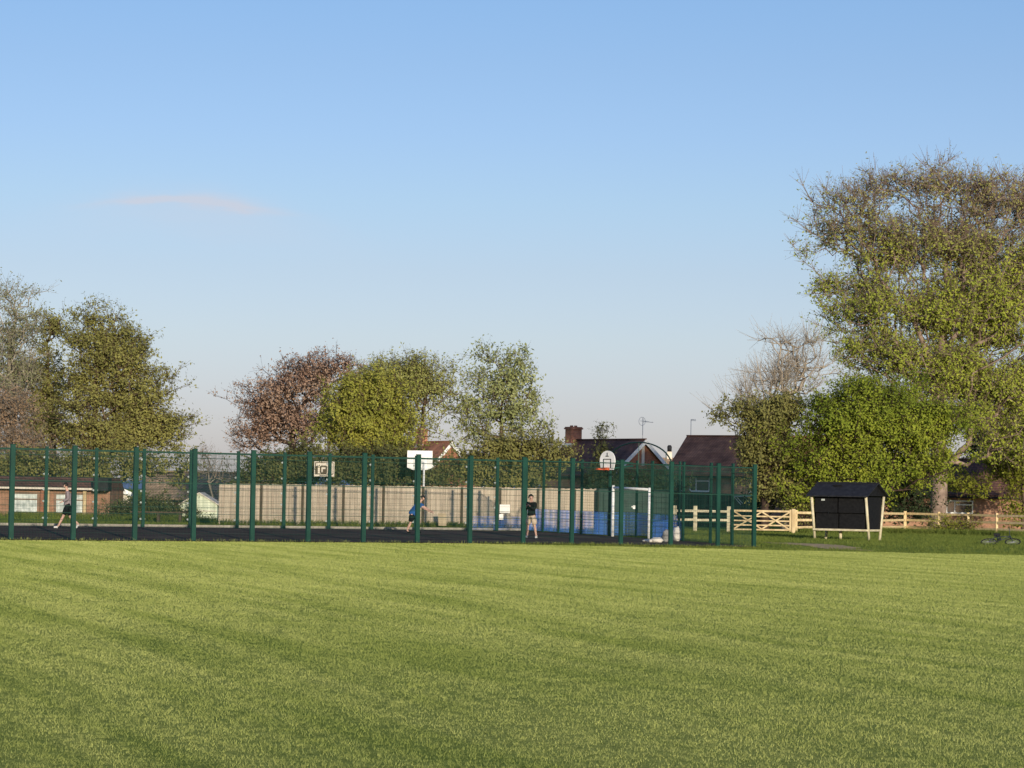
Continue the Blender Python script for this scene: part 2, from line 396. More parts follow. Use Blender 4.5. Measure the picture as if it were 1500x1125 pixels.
# ------------------------------------------------------------------ court fences
H = 3.0
def wires(A, B, mat_name, z0, z1, sp, hs, w, parent, off, name='mesh_panel', folds=()):
    """one welded mesh panel between base points A and B (world) as real wires"""
    A = Vector(A) - off; B = Vector(B) - off; L = (B - A).length; d = (B - A) / L
    mb = MB(); n = max(2, int(L / sp)); pr = d.cross(Vector((0, 0, 1)))
    def quadbar(p, q, a, b):
        k = len(mb.v)
        for P in (p, q):
            for i, j in ((-1, 0), (0, -1), (1, 0), (0, 1)): mb.v.append(tuple(P + a * i * w / 2 + b * j * w / 2))
        mb.f.extend([(k + i, k + (i + 1) % 4, k + 4 + (i + 1) % 4, k + 4 + i) for i in range(4)])
    for i in range(1, n):
        p = A.lerp(B, i / n)
        quadbar(p + Vector((0, 0, z0)), p + Vector((0, 0, z1)), d, pr)
    m = max(1, int((z1 - z0) / hs))
    for j in range(m + 1):
        z = z0 + (z1 - z0) * j / m
        quadbar(A + Vector((0, 0, z)) + pr * w, B + Vector((0, 0, z)) + pr * w, pr, Vector((0, 0, 1)))
    for z in folds:
        mb.bar(A + Vector((0, 0, abs(z))) + pr * .02, B + Vector((0, 0, abs(z))) + pr * .02, .02, .03 if z > 0 else .014)
    return mb.build(name, M[mat_name], parent)

clamp_mesh = None
def fence_post(p, off, parent, ang, h=H, w=.085, t=.07, clamps=False, yside=-1):
    global clamp_mesh
    q = Vector(p) - off
    mb = MB().box((q.x, q.y, q.z + h / 2 + .05), (w, t, h + .1), ang)
    mb.box((q.x, q.y, q.z + h + .11), (w + .012, t + .012, .02), ang)
    # welded clamping strip down the face of the post
    nx, ny = math.sin(ang) * -yside, -math.cos(ang) * -yside
    mb.box((q.x - nx * (t / 2 + .012), q.y - ny * (t / 2 + .012), q.z + h / 2), (.04, .022, h - .1), ang)
    po = mb.build('post', M['post'], parent, bevel=.004)
    if clamps:
        for z in (.35, 1.0, 1.45, 2.05, 2.7):
            if clamp_mesh is None:
                c = MB().box((0, 0, 0), (.20, .03, .075)); c.box((-.085, .02, 0), (.05, .05, .05)); c.box((.085, .02, 0), (.05, .05, .05))
                o = c.build('clamp', M['galv'], po); clamp_mesh = o.data
            else: o = link('clamp', clamp_mesh, None, po)
            o.location = (q.x - nx * (t / 2 + .03), q.y - ny * (t / 2 + .03), q.z + z); o.rotation_euler = (0, 0, ang + (0 if yside < 0 else math.pi))
    return po

near_px = [-76, 17, 108, 198, 284, 370, 452, 533, 612, 689, 767, 838, 910, 983, 1052, 1105]
far_px = [-6, 67, 140, 210, 279, 348, 416, 482, 545, 609, 686, 728, 770]
FR = NR + V * CW
nearP = [on_line(x, NR, U) for x in near_px]
farP = [on_line(x, FR, U) for x in far_px]
endP = [on_line(x, NR, V) for x in (770, 796, 819, 852, 893, 955, 1001, 1041, 1073)] + [nearP[-1]]

off = Vector(nearP[0])
T = thing('court_fence', off, 'long near side of the green mesh court fence, along the edge of the mown field', 'fence')
for i, p in enumerate(nearP): fence_post(p, off, T, TH, w=.155, t=.10)
for a, b in zip(nearP[:-1], nearP[1:]):
    wires(a, b, 'wire', .06, 3.0, .05, .2, .0065, T, off, folds=(2.98, 1.95, -2.8, -1.15, -.92))
off = Vector(farP[0])
T = thing('court_fence', off, 'far side of the green mesh court fence, pale clamps on its posts, before the boards', 'fence')
for p in farP: fence_post(p, off, T, TH, w=.13, clamps=True)
for a, b in zip(farP[:-1], farP[1:]):
    wires(a, b, 'wire', .06, 3.0, .05, .2, .0065, T, off, folds=(2.98, -1.95))
# blue sprayed low infill on the two far bays nearest the goal end
for a, b in zip(farP[-3:-1], farP[-2:]):
    wires(a, b, 'wire_blue', .08, .62, .05, .10, .011, T, off, name='rebound_panel')
off = Vector(endP[0])
T = thing('court_fence', off, 'right-hand goal end of the green mesh court fence with blue lower panels', 'fence')
AE = TH + math.pi / 2
for i, p in enumerate(endP[1:-1]): fence_post(p, off, T, AE, w=.13)
RB = np.array([*(U * 1.3), 0])
for i, (a, b) in enumerate(zip(endP[:-1], endP[1:])):
    if i == 4:      # the goal bay is set back behind the goal
        a2, b2 = a + RB, b + RB
        for q in (a2, b2): fence_post(q, off, T, AE, w=.09)
        segs = [(a, a2), (a2, b2), (b2, b)]
    else: segs = [(a, b)]
    for a_, b_ in segs:
        wires(a_, b_, 'wire', 1.02, 3.0, .05, .2, .0065, T, off, folds=(2.98, 1.95))
        if i < 6: wires(a_, b_, 'wire_blue_end', .08, .98 if i < 5 else .8, .045 if i < 5 else .06, .11, .0115, T, off, name='rebound_panel')
        wires(a_, b_, 'wire', .08, 1.0, .05, .2, .007, T, off)
# arched hoop above the goal bay
a = Vector(on_line(886, NR, V)) - off; b = Vector(on_line(985, NR, V)) - off
pts = []
for k in range(25):
    t = math.pi * k / 24
    pts.append(a.lerp(b, .5 - .5 * math.cos(t)) + Vector((0, 0, 2.6 + 1.25 * math.sin(t) ** .8)))
mb = MB().tube(pts, .03, 8)
mb.build('arch', M['darkgreen'], T, smooth=True)
mb = MB()
for k in (5, 12, 19): mb.bar(pts[k], Vector((pts[k].x, pts[k].y, a.lerp(b, .5).z + 2.96)), .025)
mb.build('arch_strut', M['post'], T)

# white goal
ga, gb = on_line(898, NR - U * .15, V), on_line(951, NR - U * .15, V)
T = thing('goal', ga, 'white steel goal frame under the arch at the right end of the court', 'goal')
dd = Vector(gb - ga)
MB().tube([(0, 0, 0), (0, 0, 2.1)], .06, 12).build('goal_post', M['white'], T, smooth=True)
MB().tube([dd, dd + Vector((0, 0, 2.05))], .05, 12).build('goal_post', M['white'], T, smooth=True)
MB().tube([(0, 0, 2.0), dd + Vector((0, 0, 1.98))], .05, 12).build('crossbar', M['white'], T, smooth=True)

# fan shaped basketball backboard with orange ring, carried on an arm over the goal
bc = on_line(889, NR - U * 1.3, V)
T = thing('basketball_hoop', bc, 'fan-shaped white backboard with orange ring above the goal', 'basketball hoop', rz=TH + R(14))
fx = []
for k in range(17):
    t = math.pi * k / 16; fx.append((0, -.42 * math.cos(t), 3.02 + .46 * math.sin(t) ** .8))
fx = [(0, -.34, 2.72)] + fx + [(0, .34, 2.72)]
fx = fx[::1]
mb = MB().prism(None, [(x - .02, y, z) for x, y, z in fx], [(x + .02, y, z) for x, y, z in fx])
bbd = mb.build('backboard', M['white'], T)
mb = MB()
for a, b in (((-.024, -.2, 2.78), (-.024, -.2, 3.14)), ((-.024, .2, 2.78), (-.024, .2, 3.14)), ((-.024, -.2, 3.14), (-.024, .2, 3.14)), ((-.024, -.08, 3.26), (-.024, .08, 3.26)), ((-.024, 0, 3.26), (-.024, 0, 3.4))):
    mb.bar(a, b, .03, .03, (1, 0, 0))
mb.build('backboard_marking', M['bike'], bbd)
mb = MB(); ring = [(-.36 + .23 * math.cos(2 * math.pi * k / 20), .23 * math.sin(2 * math.pi * k / 20), 2.78) for k in range(21)]
mb.tube(ring, .02, 6, False); mb.box((-.09, 0, 2.76), (.14, .26, .10)); mb.bar((-.03, -.12, 2.68), (-.36, -.2, 2.77), .03); mb.bar((-.03, .12, 2.68), (-.36, .2, 2.77), .03)
mb.tube([(x, y, z - .06) for x, y, z in ring], .012, 5, False)
mb.build('ring', M['orange'], T, smooth=True)
MB().bar((.03, 0, 2.75), (1.2, -.25, 2.9), .07).bar((.03, 0, 3.1), (1.2, -.25, 3.0), .06).build('support_arm', M['post'], T)

# ------------------------------------------------------------------ boundary of weathered boards
bA = gpt(320, 124.0); bB = gpt(873, 134.0)
dv = (bB - bA)[:2]; LB = float(np.hypot(*dv)); angB = math.atan2(dv[1], dv[0])
T = thing('board_fence', bA, 'long weathered close-board fence behind the far side of the court', 'fence', rz=angB)
mb = MB(); rr = random.Random(3); nb = int(LB / .125)
for i in range(nb):
    x = i * .125; z1 = 1.80 + .004 * x + rr.uniform(-.014, .020)
    y = rr.uniform(-.006, .006)
    mb.box((x + .0625, y, .02 + z1 / 2), (.117, .02, z1))
mb.box((LB / 2, .03, .9), (LB, .012, 1.6))
mb.build('board', M['boards'], T)
for x in np.arange(2.0, LB, 2.02):
    MB().box((x, -.045, .93), (.10, .06, 1.86)).build('post', M['board_post'], T)
# return at right end
MB().box((LB + .02, 1.2, .93), (.03, 2.4, 1.84)).build('end_board', M['boards'], T)
pw = gpt(648, 128.6)
o = MB().box((0, 0, .30), (.42, .03, .56)).build('plywood_sheet', M['plywood'], None, bevel=.004)
o.location = (pw[0], pw[1], pw[2] + .1); o.rotation_euler = (R(-6), 0, angB); tag(o, 'small square plywood sheet leaning at the foot of the board fence', 'plywood sheet')

def notice(px0, px1, z0, z1, label, lines, rs):
    a = on_line(px0, FR - V * .06, U); b = on_line(px1, FR - V * .06, U)
    w = float(np.hypot(*(b - a)[:2])); c = (a + b) / 2
    T = thing('notice', (c[0], c[1], c[2] + z0), label, 'notice', rz=TH)
    MB().box((0, 0, (z1 - z0) / 2), (w, .012, z1 - z0)).build('panel', M['paper'], T, bevel=.003)
    return T
notice(732, 747, .78, 1.14, 'large white notice fixed to the far court fence', 4, 1)
notice(731.5, 737.5, .50, .74, 'small white notice below the large one on the far court fence', 3, 2)

# ------------------------------------------------------------------ garden basketball boards beyond the board fence
g0 = gpt(619, 140)
T = thing('basketball_stand', g0, 'plain white garden backboard on a white pole seen from behind, above the board fence', 'basketball stand')
s = F / 140
zt = at(613, 660, 140)[2] - g0[2]; zb = at(613, 685, 140)[2] - g0[2]; zl = at(613, 688.5, 140)[2] - g0[2]
xl = (594.5 - 619) / s; xr = (631.5 - 619) / s; xm = (xl + xr) / 2
prof = [(xl, zt), (xr, zt), (xr, zb), (xm + .33, zl), (xm - .33, zl), (xl, zb)]
MB().prism(None, [(x, .10, z) for x, z in prof], [(x, .15, z) for x, z in prof]).build('backboard', M['white'], T, bevel=.008)
MB().tube([(.02, 0, 0), (.02, 0, zt - .55)], .05, 10).build('pole', M['white'], T, smooth=True)
MB().bar((0.02, .03, zt - .6), (xm, .1, zt - .45), .06).bar((0.02, .03, zt - .9), (xm, .1, zt - .8), .06).build('bracket', M['white'], T)
MB().tube([(xm + .22 * math.cos(t * .3142), .5 + .22 * math.sin(t * .3142), zl + .08) for t in range(21)], .012, 6, False).build('ring', M['orange'], T)

g0 = gpt(473, 142); s = F / 142
T = thing('basketball_stand', g0, 'small cream-edged garden backboard with dark target markings, between the left trees and the round tree', 'basketball stand')
zt = at(473, 675.5, 142)[2] - g0[2]; zb = at(473, 698, 142)[2] - g0[2]; xl, xr = (458.5 - 473) / s, (488.5 - 473) / s
MB().box(((xl + xr) / 2, .03, (zt + zb) / 2), (xr - xl, .04, zt - zb)).build('backboard', M['render'], T, bevel=.01)
mb = MB(); zz = (zt + zb) / 2; y = -.002
def frame(x0, x1, z0, z1, w): 
    mb.box(((x0 + x1) / 2, y, z0), (x1 - x0, .02, w)); mb.box(((x0 + x1) / 2, y, z1), (x1 - x0, .02, w)); mb.box((x0, y - .003, (z0 + z1) / 2), (w, .02, z1 - z0)); mb.box((x1, y - .003, (z0 + z1) / 2), (w, .02, z1 - z0))
frame(xl + .07, xr - .07, zb + .12, zt - .07, .035); frame(-.16, .12, zb + .18, zt - .25, .07); mb.box((-.35, y, zz - .05), (.10, .02, .36)); mb.box((.02, y - .006, zz - .1), (.14, .02, .18))
mb.build('target_marking', M['board_post'], T)
MB().tube([(0, .12, 0), (0, .12, zz)], .045, 8).build('pole', M['bike'], T, smooth=True)
MB().tube([(.2 * math.cos(t * .3142), -.24 + .2 * math.sin(t * .3142), zb + .05) for t in range(21)], .012, 6, False).build('ring', M['bike'], T)

# ------------------------------------------------------------------ rail fences and field gate
def rail_fence(pts, label, posth=1.2, rails=(1.08, .70, .32), pw=.13, rh=.10, mat='timber', group=None, postmat=None):
    off = Vector(pts[0]); T = thing('rail_fence', off, label, 'fence', group=group)
    for p in pts:
        q = Vector(p) - off
        MB().box((q.x, q.y, q.z + posth / 2), (pw, pw, posth)).build('post', M[postmat or mat], T, bevel=.012)
    for a, b in zip(pts[:-1], pts[1:]):
        a = Vector(a) - off; b = Vector(b) - off
        for r in rails:
            j = random.uniform(-.015, .015)
            MB().bar(a + Vector((0, -.085, r + j)), b + Vector((0, -.085, r - j)), .04, rh).build('rail', M[mat], T, bevel=.006)
    return T
rail_fence([gpt(988, 150), gpt(1018, 150), gpt(1067, 150)], 'two-rail timber fence with thick round-topped posts left of the field gate', posth=1.35, rails=(1.08, .62), pw=.20, rh=.12, mat='pale_timber')
rail_fence([gpt(1166, 150.3), gpt(1200, 152), gpt(1246, 155), gpt(1288, 159), gpt(1325, 164)], 'new softwood rail fence from the gate post past the back of the black shelter', posth=1.22, mat='rail_timber', rh=.125)
rail_fence([gpt(1326, 164.2), gpt(1375, 162), gpt(1418, 160), gpt(1460, 157.5), gpt(1505, 155), gpt(1552, 152)], 'new softwood rail fence in front of the great tree and orange brick wall', posth=1.22, mat='rail_timber', rh=.125)
# five bar gate
ga = gpt(1072, 149.6); gb = gpt(1159, 149.6)
T = thing('field_gate', ga, 'five-bar timber field gate with crossed braces beside the court corner', 'gate')
d = Vector(gb - ga); L = d.length
for z, h in ((.17, .08), (.40, .075), (.63, .075), (.86, .075), (1.14, .10)):
    MB().bar((0.08, 0, z), (L - .08, 0, z), .035, h).build('bar', M['timber'], T, bevel=.006)
for x in (.04, L - .05): MB().box((x, 0, .66), (.11, .07, 1.16)).build('stile', M['timber'], T, bevel=.008)
for a, b in (((.1, .2), (L * .5, 1.1)), ((L * .5, .2), (.1, 1.1)), ((L * .5, .2), (L - .1, 1.1)), ((L - .1, .2), (L * .5, 1.1))):
    k = -.035 if a[1] < .5 and a[0] < b[0] else -.06
    MB().bar((a[0], k, a[1]), (b[0], k, b[1]), .02, .075).build('brace', M['timber'], T, bevel=.004)
q = gpt(1162, 149.6)
o = MB().box((0, 0, .64), (.19, .19, 1.28)).build('gate_post', M['timber'], None, bevel=.02); o.location = q
tag(o, 'square timber gate post on the right-hand end of the field gate', 'gate post')

# ------------------------------------------------------------------ black roofed shelter
s0 = gpt(1188, 128.5); phi = R(-30)
T = thing('shelter', s0, 'small black-roofed shelter on pale timber legs in front of the rail fence', 'shelter', rz=phi)
Wd, Dt, Db = 2.62, 2.05, 1.45; e0 = (Dt - Db) / 2      # width, depth at eaves, depth at foot
for x in (0, Wd):
    MB().tube([(x, e0 - e0, 1.95), (x, e0 + .12, 0)][::-1], .062, 10).build('leg', M['pale_timber'], T, smooth=True)
    MB().tube([(x, Dt - e0 - .12, 0), (x, Dt, 1.95)], .062, 10).build('leg', M['pale_timber'], T, smooth=True)
MB().tube([(Wd * .42, .75, 0), (Wd * .42, .75, .5)], .07, 10).build('seat_post', M['pale_timber'], T, smooth=True)
ez, rz_ = 1.98, 2.52
def slope(y0, z0, y1, z1): 
    mb = MB(); t = .05
    mb.prism(None, [(-.18, y0, z0), (-.18, y1, z1), (-.18, y1, z1 + t), (-.18, y0, z0 + t)], [(Wd + .18, y0, z0), (Wd + .18, y1, z1), (Wd + .18, y1, z1 + t), (Wd + .18, y0, z0 + t)])
    return mb
mid = Dt / 2
slope(-.22, ez - .06, mid, rz_).build('roof_slope', M['black'], T); slope(Dt + .22, ez - .06, mid, rz_).build('roof_slope', M['black'], T)
MB().bar((-.19, mid, rz_ + .05), (Wd + .19, mid, rz_ + .05), .12, .04).build('ridge_cap', M['black'], T)
mb = MB()
for y0 in (-.05,):
    mb.box((.95, mid - .36, rz_ - .085), (.42, .16, .03))
mb.build('roof_vent', M['blackmesh'], T)
for x in (-.02, Wd + .02):
    MB().prism(None, [(x - .015, -.05, ez), (x - .015, Dt + .05, ez), (x - .015, mid, rz_ - .02)], [(x + .015, -.05, ez), (x + .015, Dt + .05, ez), (x + .015, mid, rz_ - .02)]).build('gable_panel', M['blackmesh'], T)
for x0, x1 in ((.12, Wd * .46), (Wd * .48, Wd - .12)):
    for z0, z1 in ((.48, 1.18), (1.21, 1.9)):
        MB().box(((x0 + x1) / 2, .30 - (z0 + z1 - 1.0) * .08, (z0 + z1) / 2), (x1 - x0, .03, z1 - z0)).build('front_panel', M['blackmesh'], T, bevel=.004)
MB().box((Wd - .02, Dt / 2, 1.2), (.03, Dt - .55, 1.45)).build('side_panel', M['blackmesh'], T)
MB().box((.02, Dt / 2, 1.2), (.03, Dt - .55, 1.45)).build('side_panel', M['blackmesh'], T)
MB().box((Wd / 2, Dt - .35, 1.2), (Wd - .2, .03, 1.45)).build('back_panel', M['blackmesh'], T)
MB().bar((0, .18, .45), (Wd, .18, .45), .05, .09).build('rail', M['pale_timber'], T, bevel=.008)
MB().bar((Wd, .2, .45), (Wd, Dt - .2, .45), .05, .09).build('rail', M['pale_timber'], T, bevel=.008)
MB().box((.52, .095, 1.78), (.17, .012, .08)).build('label_plate', M['galv'], T)

# ------------------------------------------------------------------ houses
def window(parent, x, y, z, w, h, face, style=1, frame='upvc'):
    """on a wall facing local -y (face 0) or +x (face 1); x runs along the wall"""
    W_ = bpy.data.objects.new('window', None)
    fr = MB(); t = .07; dd = .06
    def B(cx, cz, sx, sz, dep, out): 
        if face == 0: return ((cx, y - out, cz), (sx, dep, sz))
        return ((y + out, cx, cz), (dep, sx, sz))
    for cx, cz, sx, sz in ((x, z + t / 2, w, t), (x, z + h - t / 2, w, t), (x - w / 2 + t / 2, z + h / 2, t, h - 2 * t), (x + w / 2 - t / 2, z + h / 2, t, h - 2 * t)):
        fr.box(*B(cx, cz, sx, sz, dd, .03))
    if style == 1:
        fr.box(*B(x, z + h / 2, t, h - 2 * t, dd, .03))
    elif style == 2:
        xm = x - w * .18
        fr.box(*B(xm, z + h / 2, t, h - 2 * t, dd, .03)); fr.box(*B((xm + x + w / 2) / 2, z + h * .68, x + w / 2 - xm - 2 * t, t, dd, .03))
    o = fr.build('window', M[frame], parent)
    MB().box(*B(x, z + h / 2, w - 2 * t, h - 2 * t, .02, .012)).build('pane', M['glass'], o)
    MB().box(*B(x, z - .03, w + .12, .05, .14, .05)).build('sill', M[frame], o)
    return o

def gable_house(loc, rz, Wg, Lr, eave, ridge, label, wallmat, roofmat, gable_mat=None, barge='upvc', over=.35, name='house', cat='house'):
    """local: gable face at y=0 facing -y, width Wg along x (centred), ridge runs back along +y for Lr"""
    T = thing(name, loc, label, cat, rz=rz)
    w = Wg / 2
    mb = MB(); t = .25
    mb.box((0, .125, eave / 2), (Wg, .25, eave)); mb.box((0, Lr - .125, eave / 2), (Wg, .25, eave))
    mb.box((-w + .125, Lr / 2, eave / 2), (.25, Lr - .5, eave)); mb.box((w - .125, Lr / 2, eave / 2), (.25, Lr - .5, eave))
    mb.build('wall', M[wallmat], T)
    for y in (.12, Lr - .12):
        MB().prism(None, [(-w, y - .12, eave), (w, y - .12, eave), (0, y - .12, ridge - .03)], [(-w, y + .12, eave), (w, y + .12, eave), (0, y + .12, ridge - .03)]).build('gable', M[gable_mat or wallmat], T)
    k = (ridge - eave) / w
    for sgn in (-1, 1):
        e = (sgn * (w + over), eave - k * over)
        mb = MB().prism(None, [(0, -over, ridge), (e[0], -over, e[1]), (e[0], -over, e[1] + .14), (0, -over, ridge + .14)], [(0, Lr + over, ridge), (e[0], Lr + over, e[1]), (e[0], Lr + over, e[1] + .14), (0, Lr + over, ridge + .14)])
        rf = mb.build('roof', M[roofmat], T)
        MB().prism(None, [(0, -over - .05, ridge - .24), (e[0], -over - .05, e[1] - .24), (e[0], -over - .05, e[1] + .13), (0, -over - .05, ridge + .13)], [(0, -over - .01, ridge - .24), (e[0], -over - .01, e[1] - .24), (e[0], -over - .01, e[1] + .13), (0, -over - .01, ridge + .13)]).build('bargeboard', M[barge], T)
        MB().box((e[0] - sgn * .02, Lr / 2, e[1] - .02), (.1, Lr + 2 * over - .1, .12)).build('gutter', M['black'], T)
    MB().bar((0, -over, ridge + .16), (0, Lr + over, ridge + .16), .22, .1).build('ridge_tile', M[roofmat], T)
    return T

def chimney(T, x, y, z0, z1, w, d, pots=2):
    c = MB().box((x, y, (z0 + z1) / 2), (w, d, z1 - z0)).box((x, y, z1 + .06), (w + .16, d + .16, .12)).box((x, y, z1 + .16), (w + .06, d + .06, .08)).build('chimney', M['brick_red'], T)
    for i in range(pots):
        xx = x + (i - (pots - 1) / 2) * .42
        MB().tube([(xx, y, z1 + .2), (xx, y, z1 + .32)], [.15, .13], 10).build('chimney_pot', M['clay'], c, smooth=True)
    MB().box((x, y, z0 + .3), (w + .05, d + .05, .3)).build('flashing', M['galv'], c)
    return c

def aerial(T, x, y, z, h, kind):
    mb = MB().tube([(x, y, z), (x, y, z + h)], .025, 6)
    if kind == 0:
        mb.bar((x - .25, y, z + h - .25), (x + 1.05, y, z + h - .35), .03)
        for i in range(8): mb.bar((x + .1 + i * .125, y - .08, z + h - .27 - i * .01), (x + .1 + i * .125, y + .08, z + h - .27 - i * .01), .015); mb.bar((x + .1 + i * .125, y, z + h - .42 + .02 * i), (x + .1 + i * .125, y, z + h - .14 - .03 * i), .015)
        mb.tube([(x - .1 + .33 * math.cos(k * .3142), y - .03, z + h - .28 + .33 * math.sin(k * .3142)) for k in range(21)], .014, 5, False)
    else:
        mb.bar((x - .05, y, z + h), (x + .85, y, z + h), .03)
        for i in range(7): mb.bar((x + .1 + i * .12, y, z + h - .1), (x + .1 + i * .12, y, z + h + .06), .015)
    return mb.build('aerial', M['aerial'], T)

# central house: brick gable facing right of the camera, dark roof slope to its left
D = 228; s = F / D
g = gpt(940, D); zr = at(938, 646, D)[2] - g[2]
T = gable_house((g[0], g[1], g[2]), R(36), 6.1, 9.4, 3.6, zr, 'brick house with white-edged timbered gable and dark tiled roof behind the goal', 'brick_dark', 'tiles_dark', 'brick_red')
chimney(T, -.1, 9.0, zr - .6, zr + 1.0, 1.1, .8)
aerial(T, 0, .05, zr, 1.85, 0)
MB().box((0, -.03, zr - 1.1), (.28, .06, 1.75)).build('gable_post', M['render'], T)
MB().box((0, -.02, 3.62), (5.9, .05, .7)).build('cladding', M['cladding'], T)
window(T, -.6, 0, 2.25, 1.15, .95, 0, 1); window(T, 1.9, 0, 2.1, .9, 1.1, 0, 0)
# right house: long tiled slope facing us
D = 232; zr = at(1013, 641, D)[2]
T = gable_house((25.8, 225.5, 0), R(60), 7.4, 13, 3.75, zr, 'brown-brick house with broad brown tiled roof beside the dark trees', 'brick_dark', 'tiles_brown')
def side_window(T, yloc, z, w, h, wallx, style):
    o = MB()
    t = .07
    for cy, cz, sy, sz in ((yloc, z + t / 2, w, t), (yloc, z + h - t / 2, w, t), (yloc - w / 2 + t / 2, z + h / 2, t, h - 2 * t), (yloc + w / 2 - t / 2, z + h / 2, t, h - 2 * t)):
        o.box((wallx - .03, cy, cz), (.06, sy, sz))
    ym = yloc + w * .18
    o.box((wallx - .03, ym, z + h / 2), (.06, t, h - 2 * t))
    if style == 2: o.box((wallx - .03, (ym + yloc - w / 2) / 2, z + h * .68), (.06, ym - yloc + w / 2 - 2 * t, t))
    wd = o.build('window', M['upvc'], T)
    MB().box((wallx - .012, yloc, z + h / 2), (.02, w - 2 * t, h - 2 * t)).build('pane', M['glass'], wd)
    MB().box((wallx - .06, yloc, z - .03), (.16, w + .12, .05)).build('sill', M['upvc'], wd)
for yy, w_, st in ((12.2, .95, 1), (10.3, 1.75, 2), (5.0, 1.75, 2)): side_window(T, yy, 2.3, w_, 1.2, -3.7, st)
aerial(T, 0, 13.0, zr, 1.45, 1)
# distant brick gable between the middle trees
D = 250; g = gpt(657, D); zr = at(657, 649, D)[2] - g[2]
T = gable_house(tuple(g), R(30), 6.0, 8.5, 2.9, zr, 'red-brick gable house with white bargeboards behind the plain white garden backboard', 'brick_red', 'tiles_brown')
chimney(T, -.2, 4.9, zr - .5, zr + 1.1, .9, .7)
window(T, 0, 0, 1.2, 1.3, 1.1, 0, 1)
# chimney stack beyond, between the two houses on the right
g = gpt(981, 260); s = F / 260
T = thing('cottage', g, 'distant cottage seen only as a slim chimney pot between the two brick houses', 'house')
MB().box((0, 2, 2.2), (7, 4, 4.4)).build('wall', M['brick_dark'], T)
zc = at(981, 670, 260)[2] - g[2]
MB().prism(None, [(-3.6, -.3, 4.3), (-3.6, 4.3, 4.3), (-3.6, 2, zc)], [(3.6, -.3, 4.3), (3.6, 4.3, 4.3), (3.6, 2, zc)]).build('roof', M['tiles_tan'], T)
c = MB().box((0, 2, zc), (.45, .45, 1.1)).build('chimney', M['render'], T)
MB().tube([(0, 2, zc + .55), (0, 2, zc + 1.0), (0, 2, zc + 1.15)], [.2, .22, .12], 10).build('chimney_pot', M['black'], c, smooth=True)
MB().tube([(-1.6, 2, zc + .68), (-.6, 2, zc + .92), (0, 2, zc + 1.1), (.6, 2, zc + .92), (1.4, 2, zc + .8)], .012, 5).build('cable', M['aerial'], T)

# bungalow on the right behind the trees
D = 186; g = gpt(1440, D)
T = gable_house((g[0] + 9.5, g[1] + 4.5, g[2]), R(90), 7.2, 16, 2.35, 4.5, 'orange-brick bungalow with wide white window behind the great tree', 'brick_orange', 'tiles_dark')
for yy, w_, h_, z_, st in ((10.9, 1.75, .85, 1.05, 2), (4.4, 1.8, .9, 1.05, 2), (14.4, 1.4, .3, 1.95, 1)): side_window(T, yy, z_, w_, h_, -3.6, st)
MB().box((-3.62, 8.0, 2.24), (.05, 15.9, .16)).build('fascia', M['upvc'], T)
# small red brick outbuilding glimpsed left of the shelter
g = gpt(1172, 182)
T = thing('outbuilding', g, 'small red-brick outbuilding glimpsed between the shelter and the gate', 'outbuilding')
MB().box((0, 1.2, 1.1), (2.6, 2.4, 2.2)).build('wall', M['brick_red'], T)
MB().prism(None, [(-1.5, -.2, 2.2), (-1.5, 2.6, 2.2), (-1.5, 1.2, 3.0)], [(1.5, -.2, 2.2), (1.5, 2.6, 2.2), (1.5, 1.2, 3.0)]).build('roof', M['tiles_dark'], T)
MB().box((-.1, -.03, 1.95), (.22, .05, .45)).box((.45, -.03, 1.95), (.16, .05, .5)).build('vent', M['upvc'], T)
# dark green boarded fence behind the gate and a dark green container behind the goal
a = gpt(985, 176); b = gpt(1116, 176)
T = thing('green_fence', a, 'tall dark green boarded fence behind the rail fence and gate', 'fence')
L = float(b[0] - a[0]); mb = MB()
for i in range(int(L / .18)): mb.box((i * .18 + .09, .01 * (i % 2), 1.0), (.17, .03, 2.0))
mb.build('board', M['darkgreen'], T)
for x in np.arange(0, L, 1.83): MB().box((x, -.06, 1.02), (.1, .08, 2.08)).build('post', M['darkgreen'], T)
g = gpt(877, 133); 
T = thing('container', g, 'dark green steel store behind the goal end of the court', 'storage container', rz=R(4))
L = (985 - 877) / (F / 133); mb = MB(); hz = 2.12
mb.box((L / 2, 1.25, hz / 2), (L, 2.4, hz))
for i in range(int(L / .22)): mb.box((.1 + i * .22, .035, hz / 2), (.11, .03, hz - .3))
mb.build('body', M['darkgreen'], T)
dr = MB().box((1.05, .0, 1.0), (1.7, .05, 1.85)).build('door', M['darkgreen'], T, bevel=.01)
MB().box((1.65, -.05, 1.28), (.16, .04, .16)).box((1.55, -.05, 1.30), (.12, .04, .05)).build('handle', M['upvc'], dr)
# white rotary frame of a garden table behind the fence by the gate
g = gpt(1087, 172); s = F / 172
T = thing('trestle_table', g, 'white folding trestle table top with splayed legs behind the field gate', 'table')
z0 = at(1087, 727, 172)[2] - g[2]
MB().box((0, 0, z0), (.95, .5, .06)).build('table_top', M['upvc'], T)
for a, b in (((-.35, z0 - .04), (.0, z0 - .42)), ((.1, z0 - .04), (.5, z0 - .45)), ((-.5, z0 - .04), (-.1, z0 - .5)), ((.3, z0 - .03), (.62, z0 - .4))):
    MB().bar((a[0], 0, a[1]), (b[0], -.1, b[1]), .04).build('leg', M['upvc'], T)

